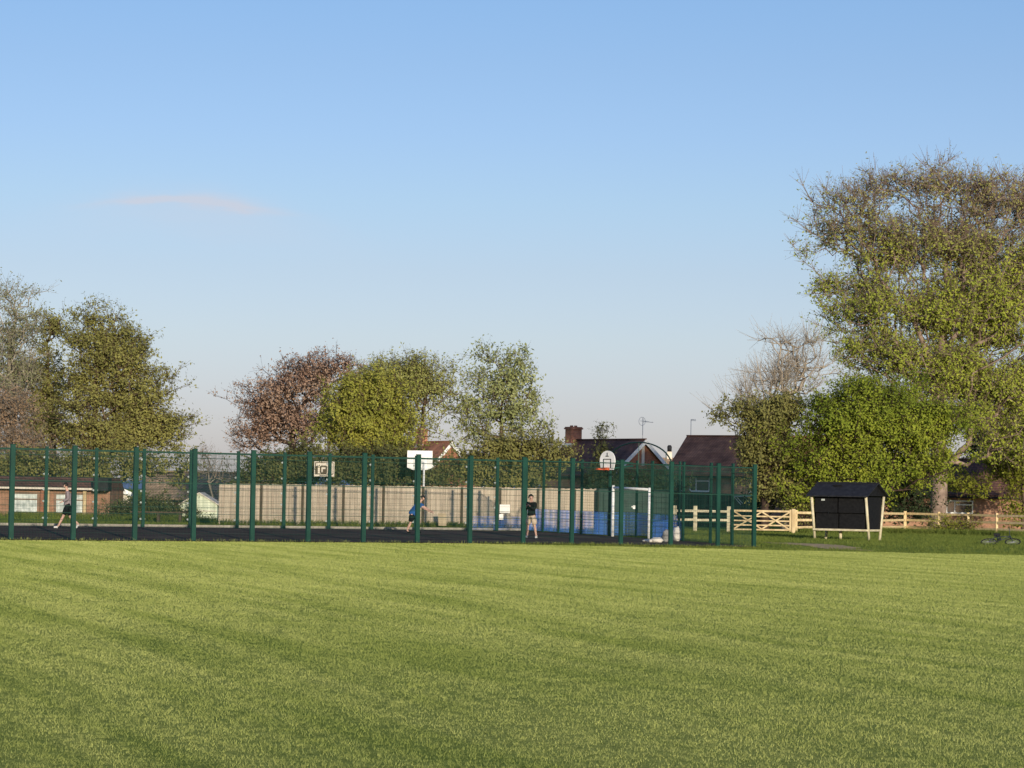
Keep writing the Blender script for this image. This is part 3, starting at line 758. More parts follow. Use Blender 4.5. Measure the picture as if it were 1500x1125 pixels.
# ---- buildings on the left
D = 142; s = F / D
g = gpt(-20, D)
T = thing('pavilion', g, 'low orange-brick pavilion with whitened boarded windows at the left edge', 'building')
Lx = (160 + 20) / s; zt = at(80, 716, D)[2] - g[2]; zrf = at(80, 698, D)[2] - g[2]
MB().box((Lx / 2, 2.5, zt / 2), (Lx, 5, zt)).build('wall', M['brick_orange'], T)
MB().prism(None, [(-.2, -.45, zt - .06), (-.2, 5.4, zt - .06), (-.2, 4.2, zrf), (-.2, 1.3, zrf)], [(Lx + .02, -.45, zt - .06), (Lx + .02, 5.4, zt - .06), (Lx - .1, 4.2, zrf), (Lx - .1, 1.3, zrf)]).build('roof', M['tiles_dark'], T)
MB().box((Lx / 2 - .1, -.47, zt + .02), (Lx + .2, .05, .10)).build('fascia', M['render'], T)
for px0, px1 in ((20, 54), (82, 120)):
    x0 = (px0 + 20) / s; x1 = (px1 + 20) / s; zb_ = .3; ztp = zt - .28
    f_ = MB()
    for x in (x0 - .06, x1 + .06): f_.box((x, -.03, (zb_ + ztp) / 2), (.10, .08, ztp - zb_ + .2))
    f_.box(((x0 + x1) / 2, -.03, ztp + .05), (x1 - x0 + .02, .078, .098)); f_.box(((x0 + x1) / 2, -.035, zb_ - .05), (x1 - x0 + .02, .09, .098)); f_.box(((x0 + x1) / 2, -.05, zb_ + .62), (x1 - x0 + .02, .05, .06))
    w_ = f_.build('window_frame', M['brick_dark'], T)
    MB().box(((x0 + x1) / 2, -.02, (zb_ + ztp) / 2), (x1 - x0, .05, ztp - zb_)).build('shutter', M['greyboard'], w_)
for px0 in (62, 70, 124):
    MB().box(((px0 + 20) / s, -.14, zt / 2), (.16, .16, zt - .02)).build('pilaster', M['timber'] if px0 != 62 else M['brick_red'], T)
MB().box((Lx - .35, -.25, zt + .25), (.75, 1.2, .65)).build('roof_box', M['black'], T, bevel=.02)

# white gable beyond, tan bungalow, cream shed
D = 215; g = gpt(163, D)
T = gable_house((g[0], g[1], -1.0), R(10), 3.3, 8, 2.25, 2.95, 'cream rendered gable end between the pavilion and the tan-roofed bungalow', 'render', 'tiles_tan', over=.25)
D = 205; g = gpt(272, D)
T = gable_house((g[0] + 6.2, g[1] + 3.2, -1.25), R(90 + 5), 7.2, 9.2, 2.35, 4.1, 'tan-roofed bungalow with white fascia behind the cream shed', 'brick_red', 'tiles_tan')
side_window(T, 7.9, .75, 1.2, 1.35, -3.6, 1); side_window(T, 3.9, .9, 1.5, 1.2, -3.6, 2)
MB().box((-3.63, 4.6, 2.25), (.05, 9.1, .2)).build('fascia', M['upvc'], T)
MB().box((-3.63, 6.5, 1.1), (.06, .9, 2.1)).build('door', M['upvc'], T)
D = 136; s = F / D; g = gpt(291, D)
T = thing('garden_shed', g, 'cream-painted garden shed with low gable at the left end of the board fence', 'shed')
w = 54 / s / 2; ze = at(291, 739, D)[2] - g[2]; za = at(291, 723, D)[2] - g[2]
MB().prism(None, [(-w, 0, 0), (w, 0, 0), (w, 0, ze), (0, 0, za), (-w, 0, ze)], [(-w, 2.2, 0), (w, 2.2, 0), (w, 2.2, ze), (0, 2.2, za), (-w, 2.2, ze)]).build('wall', M['cream_shed'], T)
for sg in (-1, 1):
    MB().prism(None, [(0, -.1, za + .01), (sg * (w + .1), -.1, ze - .05), (sg * (w + .1), -.1, ze), (0, -.1, za + .06)], [(0, 2.3, za + .01), (sg * (w + .1), 2.3, ze - .05), (sg * (w + .1), 2.3, ze), (0, 2.3, za + .06)]).build('roof', M['render'], T)
MB().box((-.15, -.03, .45), (.1, .05, .9)).build('door_post', M['board_post'], T)
MB().box((-.02, -.02, ze - .3), (1.68, .03, .05)).build('trim', M['render'], T)

# timber bench and dark rail fence left behind the court
g = gpt(232, 131)
T = thing('picnic_bench', g, 'old dark timber bench in the rough grass left of the cream shed', 'bench')
MB().box((0, 0, .48), (2.6, .35, .06)).build('seat', M['board_post'], T, bevel=.01)
for x in (-1.0, 0, 1.0): MB().box((x, 0, .22), (.12, .3, .44)).build('leg', M['board_post'], T)

# ------------------------------------------------------------------ bags by the goal
def lump(name, loc, size, mat, label, cat, seed, rz=0):
    rr = random.Random(seed); bm = bmesh.new(); bmesh.ops.create_icosphere(bm, subdivisions=3, radius=1)
    ph = [rr.uniform(0, 6) for _ in range(6)]
    for v in bm.verts:
        n = 1 + .10 * math.sin(3 * v.co.x + ph[0]) * math.cos(4 * v.co.y + ph[1]) + .07 * math.sin(7 * v.co.z + 5 * v.co.x + ph[2])
        x, y, z = v.co * n
        z = max(z, -.72)
        v.co = (x * size[0], y * size[1], (z + .72) * size[2])
    me = bpy.data.meshes.new(name); bm.to_mesh(me); bm.free(); me.polygons.foreach_set('use_smooth', [True] * len(me.polygons))
    o = link(name, me, M[mat]); o.location = loc; o.rotation_euler = (0, 0, rz); tag(o, label, cat); return o
def gdrop(px, D): 
    p = gpt(px, D); p[2] += .03; return p
lump('duffel_bag', gdrop(991, 111.5), (.17, .2, .33), 'bag_white', 'plump white drawstring bag standing on the grass by the court corner', 'bag', 5)
lump('jacket', gdrop(975.5, 110), (.15, .16, .28), 'bag_grey', 'crumpled grey jacket propped up beside the white bag', 'jacket', 9)
lump('towel', gdrop(962, 109), (.24, .14, .12), 'bag_white', 'crumpled white towel on the ground next to the grey jacket', 'towel', 12, .2)
lump('paper_sack', gdrop(949, 109), (.22, .15, .07), 'bag_white', 'flat white sack lying at the foot of the right goal post', 'sack', 15)

# ------------------------------------------------------------------ bicycle lying on the grass
g = gpt(1466, 121.0)
T = thing('bicycle', (g[0], g[1], g[2] + .10), 'dark bicycle lying on its side on the rough grass at the right', 'bicycle', rz=R(-14)); T.rotation_euler.x = R(24)
def flat_ring(cx, cy, r, t, z=0): return [(cx + r * math.cos(k * math.pi / 12), cy + r * math.sin(k * math.pi / 12), z) for k in range(25)]
for cx in (-.5, .5):
    wv = MB().tube(flat_ring(cx, 0, .31, 0, .02 if cx < 0 else .05), .025, 8, False).build('wheel', M['rubber'], T, smooth=True)
    sp = MB()
    for k in range(12): sp.bar((cx, 0, .04), (cx + .3 * math.cos(k * .5236), .3 * math.sin(k * .5236), .03), .006)
    sp.build('spoke', M['aerial'], wv)
fr = MB()
for a, b in (((-.5, 0, .06), (-.12, -.02, .08)), ((-.12, -.02, .08), (-.18, .42, .1)), ((-.5, 0, .06), (-.18, .42, .1)), ((-.16, .36, .1), (.36, .4, .12)), ((-.12, -.02, .08), (.38, .34, .12)), ((.36, .42, .12), (.5, 0, .08))):
    fr.tube([a, b], .02, 8)
fr.build('frame', M['bike'], T, smooth=True)
MB().tube([(-.18, .42, .1), (-.2, .52, .1)], .015, 8).box((-.2, .55, .1), (.26, .06, .12)).build('saddle', M['black'], T)
MB().tube([(.36, .42, .12), (.34, .52, .12)], .015, 8).tube([(.34, .52, -.06), (.33, .53, .12), (.34, .52, .42)], .014, 8).tube([(.34, .52, .42), (.26, .5, .46)], .016, 8).build('handlebar', M['bike'], T, smooth=True)
MB().tube([(-.12, -.02, .02), (-.12, -.02, .2)], .03, 8).bar((-.12, -.02, .2), (-.02, -.12, .2), .02).box((-.02, -.13, .24), (.1, .06, .08)).build('pedal', M['bike'], T)

# ------------------------------------------------------------------ people
def skin_mesh(name, chains, mat, parent, sub=2, loc=None):
    """chains: list of lists of (point, radius); points shared by value join"""
    idx = {}; vs = []; rs = []; es = []
    for ch in chains:
        prev = None
        for p, r in ch:
            k = tuple(round(c, 4) for c in p)
            if k not in idx: idx[k] = len(vs); vs.append(k); rs.append(r)
            if prev is not None and prev != idx[k]: es.append((prev, idx[k]))
            prev = idx[k]
    me = bpy.data.meshes.new(name + '_skeleton'); me.from_pydata(vs, es, [])
    o = bpy.data.objects.new(name, me); C.objects.link(o)
    md = o.modifiers.new('Skin', 'SKIN'); md.use_smooth_shade = True; md.branch_smoothing = .4
    for i, sv in enumerate(me.skin_vertices[0].data):
        r = rs[i]; sv.radius = r if hasattr(r, '__len__') else (r, r); sv.use_root = (i == 0)
    ss = o.modifiers.new('Sub', 'SUBSURF'); ss.levels = sub; ss.render_levels = sub
    dg = bpy.context.evaluated_depsgraph_get(); dg.update()
    me2 = bpy.data.meshes.new_from_object(o.evaluated_get(dg)); me2.name = name
    bpy.data.objects.remove(o); bpy.data.meshes.remove(me)
    me2.materials.clear(); me2.polygons.foreach_set('use_smooth', [True] * len(me2.polygons))
    return link(name, me2, mat, parent)

def hand(w, d, side, curl=.5):
    """finger chains leaving wrist point w along direction d"""
    w = Vector(w); d = Vector(d).normalized()
    up = Vector((0, 0, 1)) if abs(d.z) < .9 else Vector((1, 0, 0))
    a = d.cross(up).normalized(); n = a.cross(d).normalized()
    palm = w + d * .055
    ch = [[(tuple(w), .026), (tuple(palm), (.018, .034))]]
    for i, (sp, ln) in enumerate(((-.030, .062), (-.010, .075), (.010, .07), (.030, .055))):
        b = palm + d * .03 + a * sp; m = b + d * ln * .5 - n * ln * .15 * curl; t = m + d * ln * .45 * (1 - curl * .6) - n * ln * .4 * curl
        ch.append([(tuple(palm), (.018, .034)), (tuple(b), .010), (tuple(m), .009), (tuple(t), .008)])
    b = w + d * .03 + a * -.035 * side; ch.append([(tuple(w), .026), (tuple(b), .013), (tuple(b + d * .035 - a * .018 * side), .010), (tuple(b + d * .058 - a * .016 * side), .009)])
    return ch

def person(loc, rz, label, J, top_mat, short_mat, shoe_mat, long_sleeve, top_extra=.02, sock=None):
    """J joints in local coordinates: +x forward, +y the person's left, z up"""
    T = thing('person', loc, label, 'person', rz=rz)
    P = lambda k: tuple(J[k])
    lerp = lambda a, b, t: tuple(Vector(J[a]).lerp(Vector(J[b]), t))
    hd = Vector(J['head']); nk = Vector(J['neck']); upd = (hd - nk).normalized(); fw = Vector(J['face']).normalized()
    chin = hd - upd * .085 + fw * .045
    ch = [[(P('pelvis'), (.10, .125)), (P('waist'), (.09, .112)), (P('chest'), (.115, .155)), (P('neck'), .055), (tuple(hd - upd * .06), .066), (tuple(hd + upd * .02), (.088, .076)), (tuple(hd + upd * .085), (.07, .062))]]
    ch.append([(tuple(hd - upd * .06), .066), (tuple(chin), .036)])
    ch.append([(tuple(hd + upd * .02), (.088, .076)), (tuple(hd + fw * .105 - upd * .01), .014)])
    for sd in ('L', 'R'):
        s_ = 1 if sd == 'L' else -1
        ch.append([(P('chest'), (.115, .155)), (P('sh' + sd), .056), (P('el' + sd), .040), (P('wr' + sd), .027)])
        ch += hand(J['wr' + sd], Vector(J['wr' + sd]) - Vector(J['el' + sd]), s_, J.get('curl', .5))
        ch.append([(P('pelvis'), (.10, .125)), (P('hip' + sd), .08), (P('kn' + sd), .055), (lerp('kn' + sd, 'an' + sd, .35), .054), (P('an' + sd), .036), (P('toe' + sd), .034)])
        ear = hd + upd * -.01 + Vector((-fw.y, fw.x, 0)).normalized() * (.082 * s_)
        ch.append([(tuple(hd + upd * .02), (.088, .076)), (tuple(ear), .018)])
    skin_mesh('body', ch, M['skin'], T)
    e = top_extra
    tc = [[(lerp('pelvis', 'waist', -.5), (.135 + e, .165 + e)), (P('pelvis'), (.132 + e, .162 + e)), (P('waist'), (.108 + e, .135 + e)), (P('chest'), (.118 + e, .158 + e)), (lerp('chest', 'neck', .72), .075)]]
    for sd in ('L', 'R'):
        c = [(P('chest'), (.118 + e, .158 + e)), (P('sh' + sd), .062 + e)]
        c += [(P('el' + sd), .047 + e * .9), (lerp('el' + sd, 'wr' + sd, .9), .036 + e * .6)] if long_sleeve else [(lerp('sh' + sd, 'el' + sd, .75), .055 + e)]
        tc.append(c)
    skin_mesh('top', tc, M[top_mat], T)
    sc = [[(lerp('pelvis', 'waist', .5), (.118 + e, .145 + e)), (P('pelvis'), (.122 + e, .15 + e))]]
    for sd in ('L', 'R'):
        sc.append([(P('pelvis'), (.122 + e, .15 + e)), (P('hip' + sd), .098 + e), (lerp('hip' + sd, 'kn' + sd, .5), .09 + e), (lerp('hip' + sd, 'kn' + sd, .98), .085 + e)])
    skin_mesh('shorts', sc, M[short_mat], T)
    for sd in ('L', 'R'):
        an = Vector(J['an' + sd]); to = Vector(J['toe' + sd]); d = (to - an); d.normalize()
        heel = an - Vector((d.x, d.y, 0)).normalized() * .045 if abs(d.z) < .9 else an
        heel = heel + (to - an) * .15 + Vector((0, 0, -.035 if abs(d.z) < .75 else 0))
        skin_mesh('shoe', [[(tuple(heel), .045), (tuple(an.lerp(to, .55) + Vector((0, 0, -.01))), (.045, .042)), (tuple(to + d * .03), (.034, .040))], [(tuple(heel), .045), (tuple(an + Vector((0, 0, -.005))), .046)]], M[shoe_mat], T)
    # hair cap
    bm = bmesh.new(); bmesh.ops.create_uvsphere(bm, u_segments=20, v_segments=14, radius=1)
    q = upd.to_track_quat('Z', 'Y').to_matrix()
    rr = random.Random(4)
    dele = []
    for v in bm.verts:
        w_ = q @ v.co
        f_ = w_.dot(fw)
        if v.co.z < -.25 or (f_ > .35 and v.co.z < .45): dele.append(v)
        k = 1 + .05 * math.sin(9 * v.co.x + 3) * math.sin(8 * v.co.y) + rr.uniform(-.02, .03)
        v.co = hd + upd * .03 + fw * -.008 + Vector((w_.x * .104, w_.y * .104, w_.z * .118)) * k
    bmesh.ops.delete(bm, geom=dele, context='VERTS')
    me = bpy.data.meshes.new('hair'); bm.to_mesh(me); bm.free(); me.polygons.foreach_set('use_smooth', [True] * len(me.polygons))
    h = link('hair', me, M['hair'], T); md = h.modifiers.new('thick', 'SOLIDIFY'); md.thickness = .02; md.offset = -1
    sidev = Vector((-fw.y, fw.x, 0)).normalized()
    for s_ in (-1, 1):
        p = hd + fw * .083 + upd * .012 + sidev * .03 * s_
        MB().tube([p - fw * .008, p + fw * .002, p + fw * .006], [.012, .011, .004], 8).build('eye', M['eye'], T, smooth=True)
    m_ = hd + fw * .082 - upd * .062
    MB().tube([m_ - sidev * .024, m_ + fw * .006, m_ + sidev * .024], .006, 6).build('mouth', M['clay'], T)
    return T

# walker at the left, striding left
g = gpt(99, 107.5); g[2] += .03
J = dict(pelvis=(0, 0, .93), waist=(0.01, 0, 1.08), chest=(.03, 0, 1.27), neck=(.05, 0, 1.46), head=(.10, 0, 1.60), face=(1, 0, -.15),
         shL=(.04, .18, 1.39), elL=(.02, .24, 1.12), wrL=(.24, .20, 1.02), shR=(.04, -.18, 1.39), elR=(-.16, -.24, 1.16), wrR=(.05, -.24, 1.0),
         hipL=(0.02, .09, .88), knL=(.17, .10, .50), anL=(.36, .11, .10), toeL=(.50, .12, .07), hipR=(-.02, -.09, .88), knR=(-.08, -.10, .47), anR=(-.40, -.11, .20), toeR=(-.33, -.12, .07))
person(g, R(180 + 12), 'person in a mauve-grey top and black shorts striding left across the court', J, 'mauve', 'cloth_black', 'shoe_white', True)
# player in blue at the middle, stooping
g = gpt(605.5, 113.5); g[2] += .03
J = dict(pelvis=(-.05, 0, .78), waist=(.01, 0, .93), chest=(.12, 0, 1.10), neck=(.24, 0, 1.25), head=(.34, 0, 1.37), face=(1, 0, -.3),
         shL=(.19, .18, 1.18), elL=(.42, .22, 1.02), wrL=(.66, .20, .90), shR=(.19, -.18, 1.18), elR=(.44, -.22, 1.0), wrR=(.70, -.16, .86),
         hipL=(-.04, .09, .75), knL=(.22, .11, .50), anL=(.12, .12, .10), toeL=(.26, .12, .04), hipR=(-.06, -.09, .75), knR=(-.10, -.10, .42), anR=(-.24, -.11, .10), toeR=(-.12, -.11, .03))
person(g, R(-8), 'person in a blue T-shirt and black shorts stooping with arms out, mid court', J, 'cloth_blue', 'cloth_black', 'cloth_black', False)
# standing person in black
g = gpt(778, 110.5); g[2] += .03
J = dict(pelvis=(0, 0, .90), waist=(-.01, 0, 1.05), chest=(0, 0, 1.23), neck=(.01, 0, 1.41), head=(.05, 0, 1.54), face=(.75, .6, -.1),
         shL=(.01, .18, 1.34), elL=(.14, .22, 1.08), wrL=(.27, .08, 1.24), shR=(.01, -.18, 1.34), elR=(.10, -.22, 1.08), wrR=(.26, -.06, 1.20),
         hipL=(0, .10, .85), knL=(.01, .16, .48), anL=(-.02, .22, .09), toeL=(.10, .28, .035), hipR=(0, -.10, .85), knR=(.02, -.15, .48), anR=(-.02, -.20, .09), toeR=(.12, -.26, .035), curl=.9)
person(g, R(-90 - 35), 'person in a black jumper and beige shorts standing with hands held up at the chest', J, 'cloth_black', 'cloth_beige', 'shoe_white', True, top_extra=.03)

# ------------------------------------------------------------------ trees
def grow(base, trunk, blobs, n, seed, bias=.42, step=.75, jitter=.16, clump_r=.9):
    """branch skeleton reaching n points spread through the crown blobs; returns nodes, parents"""
    rg = np.random.default_rng(seed)
    nodes = [np.array(base, float)]; par = [-1]; plen = [0.0]
    for q in trunk:
        a = nodes[-1]; q = np.array(q, float); L = np.linalg.norm(q - a); k = max(1, int(L / step))
        for i in range(1, k + 1):
            m = a + (q - a) * i / k + (rg.normal(0, .04, 3) if i < k else 0)
            nodes.append(m); par.append(len(nodes) - 2); plen.append(plen[-1] + L / k)
    vol = np.array([b[3] * b[4] * b[5] * (b[6] if len(b) > 6 else 1) for b in blobs]); vol /= vol.sum()
    pts = []
    for b, k in zip(blobs, vol):
        m = max(3, int(n * k)); per = 9; mc = max(2, m // per)
        d = rg.normal(size=(mc, 3)); d /= np.linalg.norm(d, axis=1)[:, None]
        rr_ = rg.random(mc) ** bias * (1 + .13 * np.sin(d[:, 0] * 5 + b[0] * 3) * np.sin(d[:, 2] * 6 + b[2]) + rg.normal(0, .06, mc))
        cen = np.array(b[:3]) + d * rr_[:, None] * np.array(b[3:6])
        cr_ = clump_r * (.55 + .9 * rg.random(mc))
        q = rg.normal(0, .55, (mc * per, 3)) * np.repeat(cr_, per)[:, None]; q[:, 2] *= .55
        pts.append(np.repeat(cen, per, 0) + q)
    pts = np.concatenate(pts); pts = pts[pts[:, 2] > base[2] + .25]
    root = np.array(trunk[0] if len(trunk) else base)
    pts = pts[np.argsort(np.linalg.norm(pts - root, axis=1) + rg.normal(0, .3, len(pts)))]
    cap = len(nodes) + len(pts) * 12
    A = np.zeros((cap, 3)); A[:len(nodes)] = nodes; PL = np.zeros(cap); PL[:len(nodes)] = plen; cnt = len(nodes); P_ = par
    first = max(1, int(len(nodes) * .25))
    for p in pts:
        d = np.linalg.norm(A[first:cnt] - p, axis=1)
        up = np.maximum(0, A[first:cnt, 2] - p[2])
        cost = d * 1.0 + PL[first:cnt] * .22 + up * .5
        j = first + int(np.argmin(cost)); L = np.linalg.norm(p - A[j]); k = max(1, int(L / step + .5))
        prev = j; a = A[j].copy()
        for i in range(1, k + 1):
            t = i / k; m = a + (p - a) * t; m[2] += .10 * L * math.sin(math.pi * t) * .6
            if i < k: m += rg.normal(0, jitter * step * .5, 3)
            if cnt >= cap: break
            A[cnt] = m; PL[cnt] = PL[prev] + L / k; P_.append(prev); prev = cnt; cnt += 1
    return A[:cnt], np.array(P_)

def make_tree(name, label, cat, loc, trunk_pts, blobs, n, seed, leafmat, barkmat, R0, leaves=12, lsize=.16, lspread=.34, twigs=3, twlen=.55, group=None, leaf_prob=None, bias=.42, step=.75, aspect=.55, tipr=.012, upright=0.0, child_names=('trunk', 'crown'), clump_r=.9, facing=1.0):
    T = thing(name, loc, label, cat, group=group)
    rg = np.random.default_rng(seed + 100)
    blobs = [(*bb[:3], *[max(.6 * r_, r_ - .5 * clump_r) for r_ in bb[3:6]], *bb[6:]) for bb in blobs]
    A, P = grow((0, 0, -.1), trunk_pts, blobs, n, seed, bias, step, clump_r=clump_r)
    N = len(A); cnt = np.zeros(N); has = np.zeros(N, bool); has[P[1:]] = True
    cnt[~has] = 1
    for i in range(N - 1, 0, -1): cnt[P[i]] += cnt[i]
    rad = np.maximum(tipr, R0 * (cnt / cnt[0]) ** .47)
    rad[0] *= 1.35
    # limbs
    V_, L_ = [], []; base = 0
    dirs = A[1:] - A[P[1:]]; ln = np.linalg.norm(dirs, axis=1); ok = ln > 1e-4
    idx = np.where(ok)[0] + 1
    dirn = dirs[idx - 1] / ln[idx - 1][:, None]
    def tubes(sel, k):
        nonlocal base
        if not len(sel): return
        dn = A[sel] - A[P[sel]]; dn /= np.linalg.norm(dn, axis=1)[:, None]
        ref = np.where(np.abs(dn[:, 2:3]) < .9, np.array([[0, 0, 1.]]), np.array([[1., 0, 0]]))
        x = np.cross(dn, ref); x /= np.linalg.norm(x, axis=1)[:, None]; y = np.cross(dn, x)
        rp = np.minimum(rad[P[sel]], rad[sel] * 1.5 + .01)
        rp[P[sel] == 0] = rad[0]
        t = 2 * np.pi * np.arange(k) / k
        ring = x[:, None, :] * np.cos(t)[None, :, None] + y[:, None, :] * np.sin(t)[None, :, None]
        r1 = A[P[sel]][:, None, :] - dn[:, None, :] * (rp * .3)[:, None, None] + ring * rp[:, None, None]
        r2 = A[sel][:, None, :] + ring * rad[sel][:, None, None]
        v = np.concatenate([r1, r2], 1).reshape(-1, 3)
        b0 = base + np.arange(len(sel))[:, None] * 2 * k; kk = np.arange(k)[None, :]
        q = np.stack([b0 + kk, b0 + (kk + 1) % k, b0 + k + (kk + 1) % k, b0 + k + kk], -1).reshape(-1)
        V_.append(v); L_.append(q); base += len(v)
    big = idx[rad[idx] > .07]; small = idx[rad[idx] <= .07]
    tubes(big, 9); tubes(small, 4)
    # twigs at the tips
    tips = np.where(cnt <= 2)[0]; tips = tips[tips > 1]
    lc = []; ldir = []
    if twigs:
        src = np.repeat(tips, twigs); m = len(src)
        pd = A[src] - A[P[src]]; pd /= (np.linalg.norm(pd, axis=1)[:, None] + 1e-6)
        d = pd * .8 + rg.normal(0, .55, (m, 3)); d[:, 2] += .25 + upright; d /= np.linalg.norm(d, axis=1)[:, None]
        l = twlen * (.5 + rg.random(m)); a = A[src]; b = a + d * l[:, None]
        ref = rg.normal(size=(m, 3)); x = np.cross(d, ref); x /= np.linalg.norm(x, axis=1)[:, None]; y = np.cross(d, x)
        w = tipr * .75
        tri = [x * w, (-.5 * x + .87 * y) * w, (-.5 * x - .87 * y) * w]
        v = np.stack([a + tri[0], a + tri[1], a + tri[2], b + tri[0] * .5, b + tri[1] * .5, b + tri[2] * .5], 1).reshape(-1, 3)
        b0 = base + np.arange(m)[:, None] * 6
        q = np.concatenate([np.stack([b0[:, 0] + i, b0[:, 0] + (i + 1) % 3, b0[:, 0] + 3 + (i + 1) % 3, b0[:, 0] + 3 + i], -1) for i in range(3)], 0).reshape(-1)
        V_.append(v); L_.append(q); base += len(v)
    trk = npmesh(child_names[0], np.concatenate(V_), 4, np.concatenate(L_), barkmat, T)
    trk.data.polygons.foreach_set('use_smooth', [True] * len(trk.data.polygons))
    # leaves
    if leaves:
        if twigs:
            k = max(1, leaves // twigs); t = rg.random((m, k, 1)) * 1.05
            c = (a[:, None, :] + (b - a)[:, None, :] * t).reshape(-1, 3) + rg.normal(0, lspread * .32, (m * k, 3))
        else:
            src = np.repeat(tips, leaves); c = A[src] + rg.normal(0, lspread * .6, (len(src), 3))
        if leaf_prob is not None: c = c[rg.random(len(c)) < leaf_prob(c)]
        m2 = len(c)
        if m2:
            # leaves turn their faces outward and up from the middle of the crown
            bc_ = np.array([bb[:3] for bb in blobs]); br_ = np.array([bb[3:6] for bb in blobs])
            dist = np.linalg.norm((c[:, None, :] - bc_[None]) / br_[None], axis=2); jn = np.argmin(dist, 1)
            o_ = (c - bc_[jn]) / br_[jn]; o_ /= (np.linalg.norm(o_, axis=1)[:, None] + 1e-3); o_[:, 2] += .35
            nr_ = o_ * .75 * facing + rg.normal(0, .55, (m2, 3)); nr_ /= np.linalg.norm(nr_, axis=1)[:, None]
            d1 = np.cross(nr_, rg.normal(size=(m2, 3))); d1 /= np.linalg.norm(d1, axis=1)[:, None]
            d2 = np.cross(nr_, d1)
            sz = lsize * (.6 + .8 * rg.random(m2))[:, None]
            v = np.stack([c - d1 * sz * .5, c + d2 * sz * aspect * .5, c + d1 * sz * .5, c - d2 * sz * aspect * .5], 1).reshape(-1, 3)
            npmesh(child_names[1], v, 4, np.arange(m2 * 4), leafmat, T)
    return T

def px_blobs(basepx, D, lst, depth=.85):
    """crown masses given by their outline in the photograph, turned into metres around the tree's base at its own distance"""
    b = gpt(basepx, D); out = []; s = F / D
    for e in lst:
        px, py, rx, ry = e[:4]; p = at(px, py, D)
        dy = e[4] if len(e) > 4 else 0; wt = e[5] if len(e) > 5 else 1
        out.append((p[0] - b[0], dy, p[2] - b[2], rx / s, max(rx, ry * .7) / s * depth, ry / s, wt))
    return b, out
def tp(basepx, D, pts):
    b = gpt(basepx, D); r = []
    for px, py in pts:
        p = at(px, py, D); r.append((p[0] - b[0], 0, p[2] - b[2]))
    return r

LM = {}
LM['olive'] = mat_leaf('olive_spring_leaves', (.285, .275, .085), (.40, .38, .125), (.205, .205, .066))
LM['bud'] = mat_leaf('grey_buds', (.34, .29, .22), (.42, .37, .29), (.26, .22, .17))
LM['pale'] = mat_leaf('pale_green_leaves', (.25, .26, .13), (.36, .37, .21), (.19, .20, .09))
LM['pink'] = mat_leaf('pinkish_brown_buds', (.34, .235, .155), (.43, .30, .20), (.26, .185, .11))
LM['copper'] = mat_leaf('copper_leaves', (.46, .31, .22), (.55, .40, .29), (.34, .21, .155))
LM['round'] = mat_leaf('yellow_green_leaves', (.33, .335, .065), (.46, .44, .095), (.24, .26, .055))
LM['birch'] = mat_leaf('light_green_leaves', (.34, .35, .11), (.46, .46, .17), (.27, .28, .08))
LM['sparse'] = mat_leaf('fresh_grey_green_leaves', (.34, .37, .15), (.48, .50, .24), (.24, .27, .10))
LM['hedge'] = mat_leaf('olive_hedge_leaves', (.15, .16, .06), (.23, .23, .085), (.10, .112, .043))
LM['bright'] = mat_leaf('bright_green_leaves', (.24, .30, .038), (.40, .43, .065), (.16, .225, .03), nscale=.3)
LM['beech'] = mat_leaf('beech_leaves', (.32, .39, .055), (.50, .53, .090), (.28, .32, .06), zlo=15.0, zhi=26, ctop=(.40, .34, .18), nscale=.30)
LM['brownish'] = mat_leaf('brown_green_leaves', (.26, .25, .085), (.36, .34, .115), (.19, .19, .066))
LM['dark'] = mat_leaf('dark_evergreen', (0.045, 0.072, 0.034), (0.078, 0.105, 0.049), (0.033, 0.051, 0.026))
LM['yellow'] = mat_leaf('yellow_green_shrub', (0.240, 0.262, 0.037), (0.330, 0.338, 0.053), (0.165, 0.188, 0.030))

# left group
D = 166; b, bl = px_blobs(22, D, [(22, 470, 34, 52), (15, 540, 42, 70), (40, 440, 18, 28), (8, 425, 10, 18)])
make_tree('silver_birch', 'pale thin-leaved tree with light forked limbs at the far left edge', 'tree', b, tp(22, D, [(20, 650), (15, 560), (14, 500)]), bl, 620, 21, LM['pale'], M['bark_pale'], .22, clump_r=.65, leaves=18, lsize=0.124, twigs=4, twlen=.7, tipr=.012)
D = 170; b, bl = px_blobs(78, D, [(70, 500, 30, 48), (62, 570, 48, 55), (72, 630, 50, 45), (76, 470, 14, 20)])
make_tree('field_maple', 'olive-leaved tree between the pale far-left tree and the tallest left tree', 'tree', b, tp(78, D, [(77, 680), (74, 590), (70, 520)]), bl, 800, 22, LM['olive'], M['bark'], .22, clump_r=.65, leaves=29, lsize=0.143, twigs=4, twlen=.6)
D = 164; b, bl = px_blobs(142, D, [(142, 490, 42, 56), (178, 520, 52, 55), (130, 570, 48, 65), (195, 585, 60, 58), (215, 630, 62, 45), (150, 640, 70, 45), (110, 505, 18, 45, 0, .6), (240, 555, 16, 36, 0, .5), (270, 640, 20, 35, 0, .7)])
make_tree('field_maple', 'tallest rounded olive-green tree of the left group', 'tree', b, tp(142, D, [(141, 690), (139, 610), (142, 520)]), bl, 2300, 23, LM['olive'], M['bark'], .30, clump_r=.65, leaves=29, lsize=0.152, twigs=4, twlen=.65)
D = 158; b, bl = px_blobs(15, D, [(10, 600, 48, 42), (25, 650, 50, 36), (-20, 630, 40, 50)])
make_tree('budding_shrub', 'pinkish-brown budding shrub at the left edge below the pale tree', 'shrub', b, tp(15, D, [(15, 720), (12, 660)]), bl, 560, 24, LM['pink'], M['bark_grey'], .16, leaves=21, lsize=0.133, twigs=5, twlen=.8, tipr=.012)
